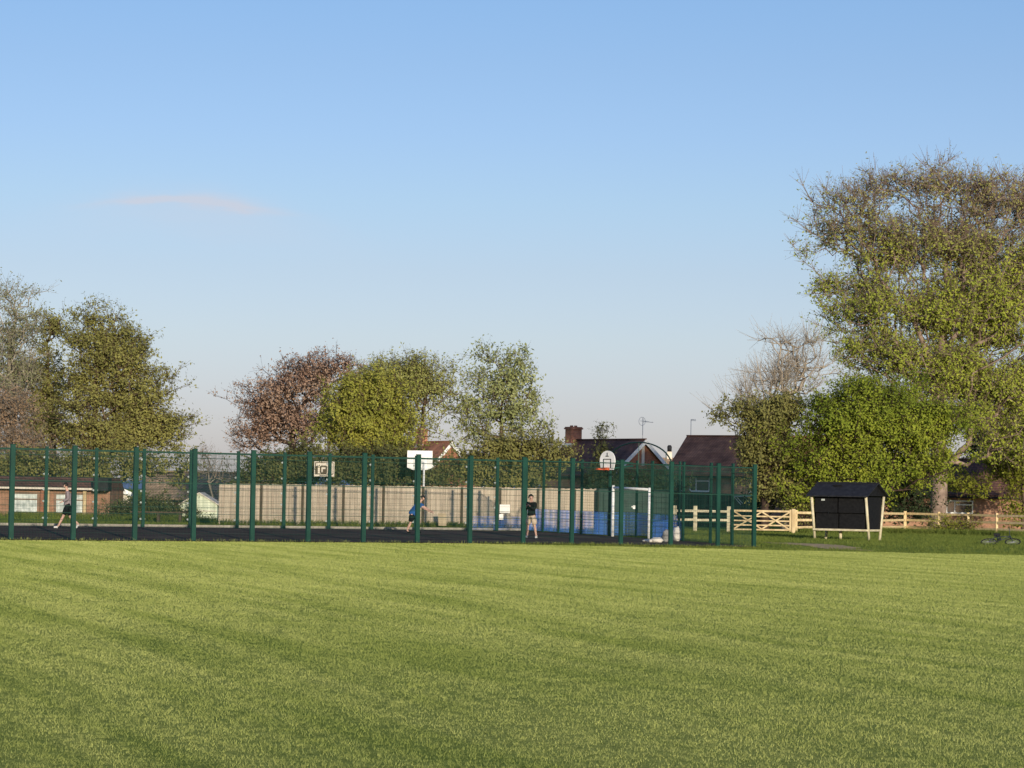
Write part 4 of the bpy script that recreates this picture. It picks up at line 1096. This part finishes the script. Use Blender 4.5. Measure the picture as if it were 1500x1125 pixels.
D = 150; b, bl = px_blobs(110, D, [(30, 690, 80, 28), (120, 690, 60, 30), (190, 684, 50, 22), (245, 682, 36, 22), (272, 690, 14, 16)])
make_tree('hedge', 'shadowy olive hedge under the left trees behind the pavilion', 'hedge', b, tp(110, D, [(112, 740)]), bl, 800, 25, LM['brownish'], M['bark_dark'], .15, leaves=26, lsize=0.162, twigs=3)
D = 175; b, bl = px_blobs(318, D, [(305, 690, 16, 22), (300, 665, 9, 14)])
make_tree('bare_sapling', 'thin bare brown sapling in the gap right of the left trees', 'tree', b, tp(318, D, [(312, 730), (305, 690)]), bl, 90, 26, LM['pink'], M['bark_grey'], .07, leaves=5, lsize=0.095, twigs=4, twlen=.6, tipr=.011)
# middle group
D = 176; b, bl = px_blobs(430, D, [(400, 580, 50, 45), (440, 555, 50, 40), (480, 545, 50, 32), (375, 620, 36, 36), (510, 560, 35, 36), (350, 650, 16, 20, 0, .6), (385, 645, 40, 26), (440, 630, 46, 36), (410, 615, 50, 40), (465, 600, 40, 40)])
make_tree('copper_beech', 'reddish copper-leaved tree left of the round yellow-green tree', 'tree', b, tp(430, D, [(432, 690), (428, 640), (435, 600)]), bl, 1500, 31, LM['copper'], M['bark_dark'], .26, leaves=16, lsize=0.147, twigs=4, twlen=.6)
D = 152; b, bl = px_blobs(530, D, [(535, 610, 66, 60), (510, 640, 45, 45), (565, 640, 42, 50), (540, 570, 45, 28)])
make_tree('hawthorn', 'dense round yellow-green tree in the middle of the skyline', 'tree', b, tp(530, D, [(530, 715), (533, 660)]), bl, 1800, 32, LM['round'], M['bark'], .22, leaves=35, lsize=0.152, twigs=4, twlen=.5, bias=.33)
D = 161; b, bl = px_blobs(612, D, [(585, 555, 42, 32), (620, 565, 40, 38), (645, 590, 20, 36), (560, 545, 30, 20), (610, 535, 26, 16, 0, .6), (640, 625, 16, 26), (590, 605, 30, 34), (655, 560, 14, 30, 0, .6)])
make_tree('young_birch', 'light green open tree behind the round tree, its dark limbs showing', 'tree', b, tp(612, D, [(612, 690), (616, 640), (620, 600)]), bl, 900, 33, LM['birch'], M['bark'], .13, leaves=22, lsize=0.137, twigs=4, tipr=.009, twlen=.65, upright=.3)
D = 164; b, bl = px_blobs(733, D, [(735, 560, 55, 40), (705, 530, 28, 30), (752, 530, 26, 32), (735, 610, 68, 42), (775, 580, 32, 45), (690, 590, 28, 40), (700, 640, 35, 25)])
make_tree('cherry_tree', 'tall thin-leaved tree with sky showing through, right of the middle', 'tree', b, tp(733, D, [(733, 700), (735, 620), (736, 560)]), bl, 560, 34, LM['sparse'], M['bark'], .13, tipr=.009, clump_r=.65, leaves=18, lsize=.19, twigs=3, twlen=.75, upright=.45, aspect=.5)
D = 146; b, bl = px_blobs(770, D, [(745, 665, 55, 26), (795, 665, 42, 26), (700, 690, 50, 24), (820, 675, 22, 20), (760, 700, 60, 20), (655, 700, 35, 26)])
make_tree('laurel_hedge', 'olive-green shrubbery under the tall thin-leaved tree, behind the boards', 'hedge', b, tp(770, D, [(770, 740)]), bl, 1000, 35, LM['brownish'], M['bark_dark'], .12, leaves=29, lsize=0.152, twigs=3, bias=.35)
D = 144; b, bl = px_blobs(560, D, [(560, 690, 70, 32), (500, 690, 45, 26), (630, 700, 30, 22), (600, 680, 30, 22)])
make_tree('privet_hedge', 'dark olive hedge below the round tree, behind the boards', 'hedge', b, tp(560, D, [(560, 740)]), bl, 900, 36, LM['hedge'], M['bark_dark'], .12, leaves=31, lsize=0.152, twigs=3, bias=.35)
D = 148; b, bl = px_blobs(410, D, [(415, 690, 45, 28), (375, 695, 26, 24), (450, 680, 30, 30)])
make_tree('privet_hedge', 'dark brownish hedge below the copper tree, behind the boards', 'hedge', b, tp(410, D, [(410, 740)]), bl, 560, 37, LM['hedge'], M['bark_dark'], .12, leaves=26, lsize=0.152, twigs=3, bias=.35)
# conifer by the central house
D = 205; b, bl = px_blobs(878, D, [(880, 665, 9, 24), (882, 695, 16, 32), (883, 640, 4, 14), (868, 715, 14, 24), (905, 705, 15, 24)])
make_tree('leylandii', 'slim feathery green conifer in front of the central house roof', 'tree', b, tp(878, D, [(880, 700), (883, 625)]), bl, 420, 38, LM['hedge'], M['bark_dark'], .12, clump_r=.35, leaves=21, lsize=0.162, twigs=3, upright=.5)
D = 160; b, bl = px_blobs(965, D, [(965, 715, 30, 16), (930, 722, 30, 14), (905, 720, 18, 14)])
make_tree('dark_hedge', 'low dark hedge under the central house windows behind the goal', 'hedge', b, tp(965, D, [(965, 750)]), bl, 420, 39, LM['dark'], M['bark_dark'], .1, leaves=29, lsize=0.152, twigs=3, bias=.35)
# right group
D = 168; b, bl = px_blobs(1150, D, [(1160, 532, 36, 36), (1125, 560, 44, 36), (1095, 590, 36, 28), (1175, 570, 30, 50), (1145, 500, 12, 16), (1185, 510, 16, 26)])
make_tree('bare_tree', 'leafless grey tree left of the great tree', 'tree', b, tp(1150, D, [(1150, 650), (1152, 590)]), bl, 260, 41, LM['bud'], M['bark_bare'], .22, clump_r=.9, leaves=4, lsize=.08, twigs=7, twlen=1.15, tipr=.014, upright=.4)
D = 160; b, bl = px_blobs(1120, D, [(1120, 620, 40, 34), (1140, 600, 40, 30), (1130, 660, 50, 40), (1102, 655, 28, 28), (1132, 710, 38, 32), (1062, 608, 14, 14, 0, .5), (1082, 602, 16, 16)])
make_tree('holly', 'brownish-green bushy tree beside the brown-roofed house', 'tree', b, tp(1120, D, [(1120, 720), (1122, 640)]), bl, 1350, 42, LM['brownish'], M['bark_dark'], .22, clump_r=.7, leaves=29, lsize=0.162, twigs=4, twlen=.55)
D = 168; b, bl = px_blobs(1160, D, [(1150, 700, 45, 40), (1200, 720, 60, 34), (1120, 730, 40, 20), (1300, 725, 55, 24), (1340, 700, 30, 40), (1312, 752, 34, 22), (1346, 748, 18, 26), (1330, 735, 30, 26)])
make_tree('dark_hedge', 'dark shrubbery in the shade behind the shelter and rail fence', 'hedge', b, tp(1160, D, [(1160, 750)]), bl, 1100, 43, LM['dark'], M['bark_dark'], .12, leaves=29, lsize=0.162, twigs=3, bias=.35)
D = 158; b, bl = px_blobs(1245, D, [(1240, 625, 75, 60), (1290, 620, 70, 60), (1345, 630, 60, 58), (1215, 680, 55, 38), (1290, 680, 66, 42), (1350, 690, 45, 34), (1265, 568, 46, 24), (1375, 620, 40, 50), (1395, 660, 30, 40), (1158, 645, 28, 30), (1392, 690, 26, 26, 2), (1210, 590, 26, 26), (1330, 565, 40, 20, 0, .7), (1190, 720, 40, 26), (1260, 715, 60, 26), (1175, 690, 30, 30)])
make_tree('lime_tree', 'broad bright-green leafy tree rising behind the black shelter', 'tree', b, tp(1245, D, [(1250, 720), (1258, 660)]), bl, 2900, 44, LM['bright'], M['bark_dark'], .28, leaves=29, lsize=0.160, twigs=4, twlen=.6, bias=.36)
D = 172
bbl = [(1262, 302, 54, 50), (1224, 288, 28, 26), (1300, 275, 50, 36), (1370, 270, 60, 48), (1440, 290, 65, 50), (1490, 300, 60, 60), (1530, 380, 70, 90),
       (1230, 355, 55, 50), (1300, 360, 70, 60), (1380, 360, 75, 70), (1460, 380, 70, 70), (1230, 430, 42, 40), (1222, 465, 28, 24), (1280, 450, 70, 60), (1360, 460, 75, 60), (1450, 470, 75, 65),
       (1250, 510, 50, 40), (1320, 530, 70, 45), (1420, 540, 75, 50), (1490, 560, 60, 60), (1545, 500, 50, 80), (1385, 248, 34, 18), (1214, 308, 18, 24), (1218, 420, 24, 28), (1420, 610, 56, 36, 0, 1.5), (1460, 650, 44, 34, 0, 1.5), (1330, 590, 60, 30), (1500, 640, 48, 48, -1, 1.4), (1400, 560, 70, 44), (1470, 585, 60, 40, 0, 1.4), (1450, 430, 80, 50)]
b, bl = px_blobs(1374, D, bbl, depth=1.0)
lp = lambda c: np.clip(1.1 - (c[:, 2] - 12.0) / 8.5, .28, 1)
make_tree('beech_tree', 'great spreading beech with a thick trunk, leafing lower down, towering at the right', 'tree', b,
          tp(1374, D, [(1376, 700), (1374, 620), (1380, 540), (1384, 460), (1386, 380)]), bl, 6300, 45, LM['beech'], M['bark_twig'], .50, clump_r=1.1, leaves=36, lsize=.165, twigs=7, twlen=.95, leaf_prob=lp, tipr=.016, bias=.5, step=.9)
D = 178; b, bl = px_blobs(1500, D, [(1486, 752, 20, 24), (1490, 640, 46, 40), (1475, 685, 36, 30), (1510, 700, 40, 40), (1425, 711, 34, 20), (1390, 704, 24, 20), (1520, 620, 50, 50), (1490, 735, 26, 28)])
make_tree('young_lime', 'yellow-green low tree at the right edge in front of the bungalow', 'tree', b, tp(1500, D, [(1500, 720), (1498, 660)]), bl, 1500, 46, LM['yellow'], M['bark'], .16, leaves=26, lsize=0.171, twigs=4, twlen=.55)
D = 196; b, bl = px_blobs(1440, D, [(1440, 640, 26, 40), (1450, 680, 36, 30), (1430, 600, 18, 30)])
make_tree('cedar', 'dark evergreen behind the great tree and the bungalow', 'tree', b, tp(1440, D, [(1440, 690), (1438, 600)]), bl, 500, 47, LM['dark'], M['bark_dark'], .2, leaves=29, lsize=0.190, twigs=3)
D = 160; b, bl = px_blobs(1178, D, [(1175, 742, 13, 14), (1190, 748, 10, 10)])
make_tree('small_shrub', 'small yellow-green shrub between the gate post and the shelter', 'shrub', b, tp(1178, D, [(1178, 765)]), bl, 120, 48, LM['brownish'], M['bark_dark'], .04, leaves=26, lsize=0.114, twigs=3, twlen=.3, step=.3)
D = 159; b, bl = px_blobs(1398, D, [(1385, 776, 20, 9), (1412, 776, 14, 8)])
make_tree('bramble', 'low bramble growing through the rails in front of the great trunk', 'shrub', b, tp(1398, D, [(1398, 778)]), bl, 160, 50, LM['yellow'], M['bark_dark'], .03, leaves=26, lsize=.09, twigs=3, twlen=.3, step=.3)
D = 136; b, bl = px_blobs(165, D, [(182, 754, 22, 11), (228, 750, 26, 12), (262, 758, 20, 9), (214, 746, 18, 10)])
make_tree('garden_hedge', 'low green garden hedge between the pavilion and the cream shed', 'hedge', b, tp(165, D, [(190, 765)]), bl, 420, 49, LM['hedge'], M['bark_dark'], .06, leaves=29, lsize=0.104, twigs=3, twlen=.3, step=.4)

# ------------------------------------------------------------------ grass
def mat_blades(name, ca, cb, cc):
    m, nt, N, L = newmat(name)
    out = N('ShaderNodeOutputMaterial'); geo = N('ShaderNodeNewGeometry'); tc = N('ShaderNodeTexCoord')
    m1 = N('ShaderNodeMix'); m1.data_type = 'RGBA'; m1.inputs[6].default_value = (*ca, 1); m1.inputs[7].default_value = (*cb, 1); L(geo.outputs['Random Per Island'], m1.inputs[0])
    n = N('ShaderNodeTexNoise'); n.inputs['Scale'].default_value = .55; n.inputs['Detail'].default_value = 6; n.inputs['Roughness'].default_value = .62
    mp0 = N('ShaderNodeMapping'); mp0.inputs['Rotation'].default_value = (0, 0, R(-17.5)); mp = N('ShaderNodeMapping'); mp.inputs['Scale'].default_value = (2.4, .15, 1)
    L(tc.outputs['Object'], mp0.inputs[0]); L(mp0.outputs[0], mp.inputs[0]); L(mp.outputs[0], n.inputs['Vector'])
    mr = N('ShaderNodeMapRange'); mr.inputs[1].default_value = .34; mr.inputs[2].default_value = .60; L(n.outputs[0], mr.inputs[0])
    m2 = N('ShaderNodeMix'); m2.data_type = 'RGBA'; L(mr.outputs[0], m2.inputs[0]); m2.inputs[6].default_value = (*cc, 1); L(m1.outputs[2], m2.inputs[7])
    d = N('ShaderNodeBsdfDiffuse'); t = N('ShaderNodeBsdfTranslucent'); ms = N('ShaderNodeMixShader'); ms.inputs[0].default_value = .3
    L(m2.outputs[2], d.inputs[0]); L(m2.outputs[2], t.inputs[0]); L(d.outputs[0], ms.inputs[1]); L(t.outputs[0], ms.inputs[2]); L(ms.outputs[0], out.inputs[0])
    return m

zgv = np.vectorize(zg)
def blades(name, XY, h, w, mat, seed, lean=.5):
    rg = np.random.default_rng(seed); n = len(XY)
    z = zgv(XY[:, 0], XY[:, 1]) - .01
    a = rg.random(n) * 2 * np.pi; ww = w * (.6 + .8 * rg.random(n)); hh = h * (.45 + rg.random(n)) if np.isscalar(h) else h
    dx = np.cos(a) * ww / 2; dy = np.sin(a) * ww / 2
    lx = rg.normal(0, lean, n) * hh; ly = rg.normal(0, lean, n) * hh
    v = np.empty((n, 3, 3))
    v[:, 0] = np.stack([XY[:, 0] - dx, XY[:, 1] - dy, z], 1); v[:, 1] = np.stack([XY[:, 0] + dx, XY[:, 1] + dy, z], 1)
    v[:, 2] = np.stack([XY[:, 0] + lx, XY[:, 1] + ly, z + hh], 1)
    o = npmesh(name, v.reshape(-1, 3), 3, np.arange(n * 3), mat); return o

def wedge(y0, y1, n, seed, margin=1.12):
    rg = np.random.default_rng(seed); y = np.sqrt(y0 ** 2 + (y1 ** 2 - y0 ** 2) * rg.random(n)); x = (rg.random(n) - .5) * 2 * .1786 * margin * y
    return np.stack([x, y], 1)
def clump(XY, per, r, seed):
    rg = np.random.default_rng(seed); return np.repeat(XY, per, 0) + rg.normal(0, r, (len(XY) * per, 2))
def outside_court(XY, m=.0):
    q = XY - NR; t = q @ V; s = q @ U
    return XY[~((t > -.15 + m) & (t < CW + .6) & (s < .4))]
LM['grass'] = mat_blades('grass_blades', (.375, .415, .115), (.52, .535, .175), (.275, .325, .078))
LM['grass_rough'] = mat_blades('rough_grass_blades', (.13, .17, .035), (.22, .25, .06), (.09, .125, .028))
def field(y0, y1, n, pw, seed):
    rg = np.random.default_rng(seed); t = rg.random(n); y = (y0 ** pw + (y1 ** pw - y0 ** pw) * t) ** (1 / pw)
    return np.stack([(rg.random(n) - .5) * 2 * (.1786 * 1.05 * y + 3.0), y], 1)
base_ = field(16.5, 106, 300000, .62, 1); kk = np.repeat(np.arange(len(base_)), 7)
rg_ = np.random.default_rng(2); XY = base_[kk] + rg_.normal(0, 1, (len(kk), 2)) * (.0016 * base_[kk][:, 1:2])
q_ = XY - NR; keep = ~((q_ @ V > -.15) & (q_ @ U < .4)) & (XY[:, 1] < 101.2 - .2 * XY[:, 0]); XY = XY[keep]
tone = .5 + .5 * np.sin(XY[:, 0] * 1.3 + .2 * XY[:, 1]) * np.sin(XY[:, 1] * .35 + XY[:, 0] * .2)
hh_ = (.018 + .004 * tone + .00013 * XY[:, 1]) * (.45 + rg_.random(len(XY)))
tag(blades('grass', XY, hh_, .00030 * XY[:, 1], LM['grass'], 3), 'mown grass of the playing field running up to the court', 'grass', kind='stuff')
XY = clump(wedge(94, 156, 26000, 7), 8, .10, 8); XY = outside_court(XY); XY = XY[XY[:, 1] > 101.0 - .2 * XY[:, 0]]
ex = XY - PATH[:2]; ca_, sa_ = math.cos(R(14)), math.sin(R(14)); ex = np.stack([ex[:, 0] * ca_ + ex[:, 1] * sa_, -ex[:, 0] * sa_ + ex[:, 1] * ca_], 1)
XY = XY[((ex[:, 0] / 1.05) ** 2 + (ex[:, 1] / 5.2) ** 2) > .55 + .6 * rng.random(len(XY))]
tag(blades('rough_grass', XY, .10, .022, LM['grass_rough'], 9), 'longer darker grass around the shelter and behind the court', 'grass', kind='stuff')
rg_ = np.random.default_rng(61); yo = 12 + 92 * rg_.random(150000) ** .7; sg = np.where(rg_.random(150000) < .5, -1, 1)
XY = np.stack([sg * (.1786 * 1.05 * yo + 3.0 + 26 * rg_.random(150000) ** 1.3), yo], 1); XY = clump(XY, 7, .10, 62)
q_ = XY - NR; XY = XY[~((q_ @ V > -.15) & (q_ @ U < .4)) & (XY[:, 1] < 101.2 - .2 * XY[:, 0])]
tag(blades('grass', XY, .032, .017, LM['grass'], 63), 'mown grass at the two sides of the playing field, beyond the picture edges', 'grass', kind='stuff')
# weeds at the foot of fences
def along(P0, P1, n, spread, seed):
    rg = np.random.default_rng(seed); t = rg.random(n)[:, None]; c = P0[None, :2] + (P1 - P0)[None, :2] * t; return c + rg.normal(0, spread, (n, 2))
seg = [(bA, bB, 900, .25, 11), (gpt(20, 141), gpt(320, 131), 900, .8, 12), (gpt(1288, 158), gpt(1560, 151), 800, .4, 13), (gpt(1166, 150), gpt(1300, 158), 300, .4, 14)]
XY = np.concatenate([clump(along(a, b, n, s_, k), 12, .10, k + 40) for a, b, n, s_, k in seg])
tag(blades('weeds', XY, .28, .035, LM['grass_rough'], 15), 'tall weeds and nettles along the feet of the fences', 'weeds', kind='stuff')
XY = clump(along(nearP[0], nearP[-1], 260, .10, 16), 7, .05, 17)
tag(blades('fence_grass', XY, .10, .014, LM['grass'], 18), 'uncut grass tufts along the foot of the near court fence', 'grass', kind='stuff')

# ------------------------------------------------------------------ light, sky, camera
SUN_AZ = R(13.5); SUN_EL = R(9.0)      # behind the camera, to the right
sd = bpy.data.lights.new('sun', 'SUN'); sd.energy = 5.0; sd.angle = R(.6); sd.color = (1.0, .885, .69)
so = bpy.data.objects.new('sun', sd); C.objects.link(so)
trav = Vector((-math.sin(SUN_AZ) * math.cos(SUN_EL), math.cos(SUN_AZ) * math.cos(SUN_EL), -math.sin(SUN_EL)))
so.rotation_euler = trav.to_track_quat('-Z', 'Y').to_euler()

SKY_UP = 1.45
w = bpy.data.worlds.new('World'); scene.world = w; w.use_nodes = True
nt = w.node_tree; nt.nodes.clear(); N = nt.nodes.new; L = nt.links.new
out = N('ShaderNodeOutputWorld'); bg = N('ShaderNodeBackground'); L(bg.outputs[0], out.inputs[0])
sky = N('ShaderNodeTexSky'); sky.sky_type = 'NISHITA'; sky.sun_disc = False; sky.sun_elevation = SUN_EL
sky.sun_rotation = math.pi - SUN_AZ; sky.air_density = 1.0; sky.dust_density = .6; sky.ozone_density = 1.5
tc = N('ShaderNodeTexCoord'); sp = N('ShaderNodeSeparateXYZ'); L(tc.outputs['Generated'], sp.inputs[0])
# haze: paler and pinker towards the horizon, clear blue above
def lin(c): return [((v / 255 + .055) / 1.055) ** 2.4 if v > 10 else v / 255 / 12.92 for v in c]
# (sine of elevation, raw clear-sky colour there, hazy spring-evening colour wanted there)
SKY = [(.0000, (198, 192, 144), (203, 210, 219)), (.0298, (197, 201, 160), (202, 214, 226)), (.0535, (193, 204, 172), (199, 217, 229)), (.077, (186, 204, 182), (190, 213, 231)),
       (.101, (179, 201, 188), (181, 212, 236)), (.125, (171, 197, 191), (170, 206, 239)), (.149, (161, 189, 193), (158, 196, 237)), (.171, (151, 181, 191), (146, 188, 234))]
cr = N('ShaderNodeValToRGB'); els = cr.color_ramp.elements
for i, (z, raw, want) in enumerate(SKY + [(.45, None, None)]):
    e = els[i] if i < 2 else els.new(z)
    e.position = z
    if raw: k = [q / p / 2.5 for p, q in zip(lin(raw), lin(want))]
    e.color = (*(k if raw else [v * SKY_UP for v in k]), 1)
L(sp.outputs[2], cr.inputs[0])
mul = N('ShaderNodeMix'); mul.data_type = 'RGBA'; mul.blend_type = 'MULTIPLY'; mul.inputs[0].default_value = 1
L(sky.outputs[0], mul.inputs[6]); L(cr.outputs[0], mul.inputs[7])
sc = N('ShaderNodeVectorMath'); sc.operation = 'SCALE'; sc.inputs[3].default_value = 2.5; L(mul.outputs[2], sc.inputs[0])
# one thin mauve cloud low in the sky
def math_(op, a, b=None, c=None):
    n = N('ShaderNodeMath'); n.operation = op
    for i, v in enumerate((a, b, c)):
        if v is None: continue
        if isinstance(v, (int, float)): n.inputs[i].default_value = v
        else: L(v, n.inputs[i])
    return n.outputs[0]
yy = math_('MAXIMUM', sp.outputs[1], .05)
az = math_('DIVIDE', sp.outputs[0], yy); el = math_('DIVIDE', sp.outputs[2], yy)
cb = N('ShaderNodeCombineXYZ'); L(math_('MULTIPLY', az, 16.0), cb.inputs[0]); L(math_('MULTIPLY', el, 70.0), cb.inputs[1])
cn = N('ShaderNodeTexNoise'); cn.inputs['Scale'].default_value = 2.2; cn.inputs['Detail'].default_value = 6; L(cb.outputs[0], cn.inputs['Vector'])
wob = math_('MULTIPLY_ADD', cn.outputs[0], .010, -.005)
dxn = math_('SUBTRACT', az, -.1120)
arc = math_('MULTIPLY', math_('MULTIPLY', dxn, dxn), -2.6)
mid = math_('ADD', math_('MULTIPLY_ADD', dxn, -.06, .1012), arc)
dyv = math_('ADD', math_('SUBTRACT', el, mid), wob)
def lobe(hx, hy, sh):
    q = math_('ADD', math_('POWER', math_('ABSOLUTE', math_('DIVIDE', dxn, hx)), 2.0), math_('POWER', math_('ABSOLUTE', math_('DIVIDE', math_('ADD', dyv, sh), hy)), 2.0))
    return math_('EXPONENT', math_('MULTIPLY', q, -1.0))
core = math_('MULTIPLY', lobe(.028, .0020, 0.0), math_('MAXIMUM', math_('MULTIPLY_ADD', cn.outputs[0], 3.2, -.85), 0.0))
halo = math_('MULTIPLY', lobe(.040, .0075, .005), .30)
fac = math_('MINIMUM', math_('ADD', math_('MULTIPLY', core, 1.1), halo), .8)
cm = N('ShaderNodeMix'); cm.data_type = 'RGBA'; L(fac, cm.inputs[0]); L(sc.outputs[0], cm.inputs[6]); cm.inputs[7].default_value = (*[v / .10 for v in lin((205, 209, 222))], 1)
L(cm.outputs[2], bg.inputs[0]); bg.inputs[1].default_value = .10

cd = bpy.data.cameras.new('camera'); co = bpy.data.objects.new('camera', cd); C.objects.link(co)
cd.sensor_width = 36; cd.lens = F / 1500 * 36; cd.clip_start = .5; cd.clip_end = 20000
mw = Matrix(((rgt[0], upv[0], -fwd[0], CAM[0]), (rgt[1], upv[1], -fwd[1], CAM[1]), (rgt[2], upv[2], -fwd[2], CAM[2]), (0, 0, 0, 1)))
co.matrix_world = mw
scene.camera = co
scene.view_settings.view_transform = 'Standard'; scene.view_settings.look = 'None'; scene.view_settings.exposure = 0; scene.view_settings.gamma = 1
